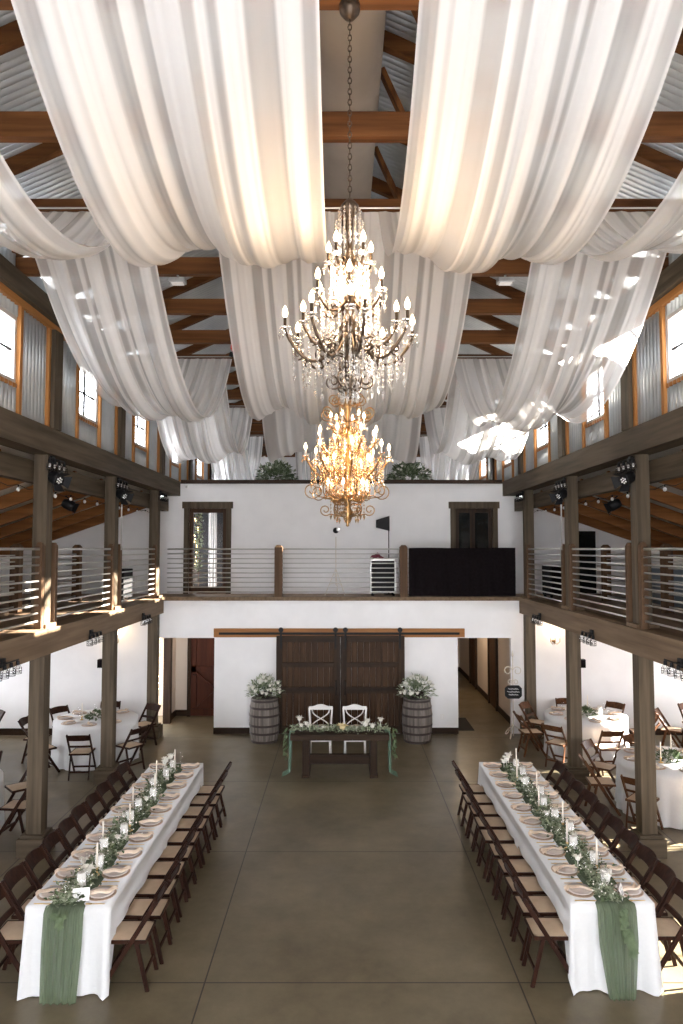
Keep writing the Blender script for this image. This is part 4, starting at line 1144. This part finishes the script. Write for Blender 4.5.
for s, x, y, h, lab in ((-1,-4.62,14.75,.66,'black loudspeaker on the left gallery floor near the back'),(1,4.75,15.6,.72,'black wheeled loudspeaker case on the right gallery floor near the back')):
    o = empty('loudspeaker', (x,y,2.95), lab, 'speaker', rz=.3*s)
    w = .17 if s < 0 else .24
    MB().box(-w,w,-.17,.17,.05,h).build('cabinet', M['black'], o, bevel=.02)
    MB().box(-w+.03,w-.03,-.18,-.17,.1,h-.05).build('grille', M['blackcloth'], o)
    mb = MB()
    for a in (-1,1):
        for b in (-1,1): mb.lathe([(.001,0),(.03,0),(.03,.05),(.001,.05)],8,(a*(w-.05),b*.12,0))
    mb.build('foot', M['black'], o)
o = empty('cloth_covered_table', (6.9,12.4,2.95), 'long low table under blue grey cloth on the right gallery', 'table')
MB().box(-.75,.75,-1.6,1.6,.0,.72).build('cover', M['greytable'], o, bevel=.04)
MB().box(-.78,.78,-1.63,1.63,.72,.745).build('tabletop', M['greytable'], o)
# smoke detector camera on the loft rail
o = empty('security_camera', (-3.72,YU-.09,5.55), 'small white camera below the left end of the loft rail', 'camera')
MB().tube([(0,.09,.0),(0,0,0)],.012,6).build('bracket', M['whitepaint'], o); MB().tube([(-.02,.02,-.03),(.04,-.12,-.07)],.03,10).build('housing', M['whitepaint'], o)
# red hoist on a truss
for s in (-1,1):
    o = empty('hoist', (s*1.62,11.23-.1,7.20), 'red and black hoist clamped to a tie beam on the %s' % SIDE[s], 'hoist')
    MB().box(-.16,.16,-.07,.07,.02,.10).build('body', M['redpaint'], o, bevel=.01); MB().tube([(-.18,0,-.04),(-.08,0,-.07),(.05,0,-.07),(.15,0,-.03)],.04,8).build('drum', M['black'], o)
    MB().lathe([(.06,.0),(.06,.05)],10,(.05,-.08,.12)).build('motor', M['steel'], o)
    o = empty('floodlight', (s*2.0,8.39,7.32), 'small floodlight under the tie beam %s of the chandeliers' % SIDE[s], 'light')
    MB().box(-.10,.10,-.06,.06,-.06,.0).build('housing', M['steel'], o, bevel=.01); MB().box(-.07,.07,-.05,.05,-.07,-.06).build('lens', M['chalk'], o); MB().tube([(0,0,0),(0,0,.04)],.015,6).build('bracket', M['steel'], o)
# wreath lamps on far gable
for s in (-1,1):
    o = empty('ring_lamp', (s*1.95,YG-.25,7.55), 'small round hanging lamp before the dark gable, %s side' % SIDE[s], 'lamp')
    MB().tube([(.24*math.cos(q*PI/8),0,.14*math.sin(q*PI/8)) for q in range(16)],.03,6,close=True).build('ring', M['chalk'], o, smooth=True)
    MB().tube([(0,0,.14),(0,0,.9)],.006,5).build('cord', M['black'], o)

# iron stand with black sign
o = empty('sign_stand', (3.66,15.12,0), 'cream scrolled iron stand holding a black sign beside the right hallway', 'sign stand')
MB().tube([(0,0,.05),(0,0,1.72)],.012,6).lathe([(.001,1.70),(.025,1.74),(.018,1.80),(.001,1.86)],8).build('pole', M['ironwhite'], o)
for k in range(3):
    a = PI/2+2*PI*k/3+PI/6
    pts = [(0,0,.30)]+[((.17+x)*math.cos(a),(.17+x)*math.sin(a),.115+z) for x, z in [(.09*(1-.5*q/14)*math.cos(-PI*.9+q*.42),.10*(1-.5*q/14)*math.sin(PI*.55-q*.42)) for q in range(15)]]
    MB().tube(pts,.011,6).build('foot_scroll', M['ironwhite'], o, smooth=True)
for sx in (-1,1):
    sc1 = MB()
    for zc, rr in ((1.42,.10),(1.18,.06)):
        sc1.tube([(sx*.0+sx*(rr-rr*(1-.6*q/16)*math.cos(q*.45)),0,zc+rr*(1-.6*q/16)*math.sin(q*.45)) for q in range(17)],.009,6)
    sc1.build('scroll', M['ironwhite'], o, smooth=True)
sg = MB(); w, h, c = .18,.14,.06
pp = [(-w+c,-h),(w-c,-h),(w,-h+c),(w,h-c),(w-c,h),(-w+c,h),(-w,h-c),(-w,-h+c)]
sg.add([(x,-.04,.98+z) for x, z in pp]+[(x,-.02,.98+z) for x, z in pp], [tuple(range(8)), tuple(range(15,7,-1))]+[(i,i+8,(i+1)%8+8,(i+1)%8) for i in range(8)])
S = sg.build('sign', M['black'], o)
tx = MB()
for row, (w_, zz) in enumerate(((.11,1.045),(.13,.985),(.10,.925))):
    tx.tube([(-w_+2*w_*k/22,-.043,zz+.014*math.sin(k*1.7)+.005*math.sin(k*.9)) for k in range(23)],.004,4)
tx.build('script', M['chalk'], S)
o = empty('wall_outlet', (2.20, YB, .36), 'small white outlet low on the wall right of the right barrel', 'outlet')
MB().box(-.04,.04,-.008,0,-.06,.06).build('plate', M['whitepaint'], o, bevel=.002); MB().box(-.016,.016,-.011,-.008,-.035,-.008).box(-.016,.016,-.011,-.008,.008,.035).build('socket', M['chalk'], o)
tag(MB().box(2.52,2.95,15.75,16.9,.002,.012).build('door_mat', M['mat']), 'dark floor mat at the left edge of the right hallway', 'mat')

# ------------------------------------------------------------------ light
w = bpy.data.worlds.new('World'); sc.world = w; w.use_nodes = True
bg = w.node_tree.nodes['Background']; bg.inputs[0].default_value = (.92,.945,1.0,1); bg.inputs[1].default_value = 11.0
for i, (p, a, b, sg_, ax) in enumerate(PORTALS):
    if ax == 'x' and p.y > 17 : pass
    L = bpy.data.lights.new('daylight_portal','AREA'); L.shape = 'RECTANGLE'; L.size = a; L.size_y = b
    L.cycles.is_portal = True
    o = bpy.data.objects.new('daylight_portal', L); COL.objects.link(o); o.location = p
    if ax == 'x': o.rotation_euler = (PI/2, 0, PI/2 if sg_ > 0 else -PI/2)
    else: o.rotation_euler = (PI/2,0,PI)
    d = Vector((sg_,0,0)) if ax == 'x' else Vector((0,1,0))
    o.rotation_euler = d.to_track_quat('-Z','Y').to_euler()
    if ax == 'x':
        # size (local x) must run along Y
        L.size, L.size_y = a, b
L = bpy.data.lights.new('sun','SUN'); L.energy = 85; L.angle = R(.6); L.color = (1,.93,.82)
o = bpy.data.objects.new('sun', L); COL.objects.link(o)
o.rotation_euler = Vector((-1,-.2,-.40)).to_track_quat('-Z','Y').to_euler(); o.location = (30,-10,15)
def plight(name, loc, e, r, col):
    L = bpy.data.lights.new(name,'POINT'); L.energy = e; L.color = col; L.shadow_soft_size = r
    o = bpy.data.objects.new(name, L); COL.objects.link(o); o.location = loc
plight('chandelier_glow', (.05,4.13,5.62), 80, .2, (1,.70,.42))
plight('chandelier_glow', (.06,6.97,5.0), 42, .2, (1,.62,.32))
plight('hall_lamp', (3.2,19.0,2.4), 22, .15, (1,.78,.55))
plight('hall_lamp', (-3.3,16.3,2.4), 5, .12, (1,.78,.55))
# ------------------------------------------------------------------ camera
cam = bpy.data.cameras.new('camera'); cam.sensor_fit = 'AUTO'; cam.sensor_width = 36; cam.lens = 700*36/1024
co = bpy.data.objects.new('camera', cam); COL.objects.link(co); co.location = (0,0,4.02); co.rotation_euler = (R(93.03),0,0)
sc.camera = co
sc.view_settings.view_transform = 'Standard'; sc.view_settings.look = 'None'; sc.view_settings.gamma = 1
sc.view_settings.use_curve_mapping = False
sc.view_settings.exposure = 0.75
cy = sc.cycles
cy.use_denoising = True
cy.max_bounces = 8; cy.diffuse_bounces = 5; cy.glossy_bounces = 3; cy.transmission_bounces = 4; cy.transparent_max_bounces = 24
cy.sample_clamp_indirect = 6; cy.caustics_reflective = False; cy.caustics_refractive = False
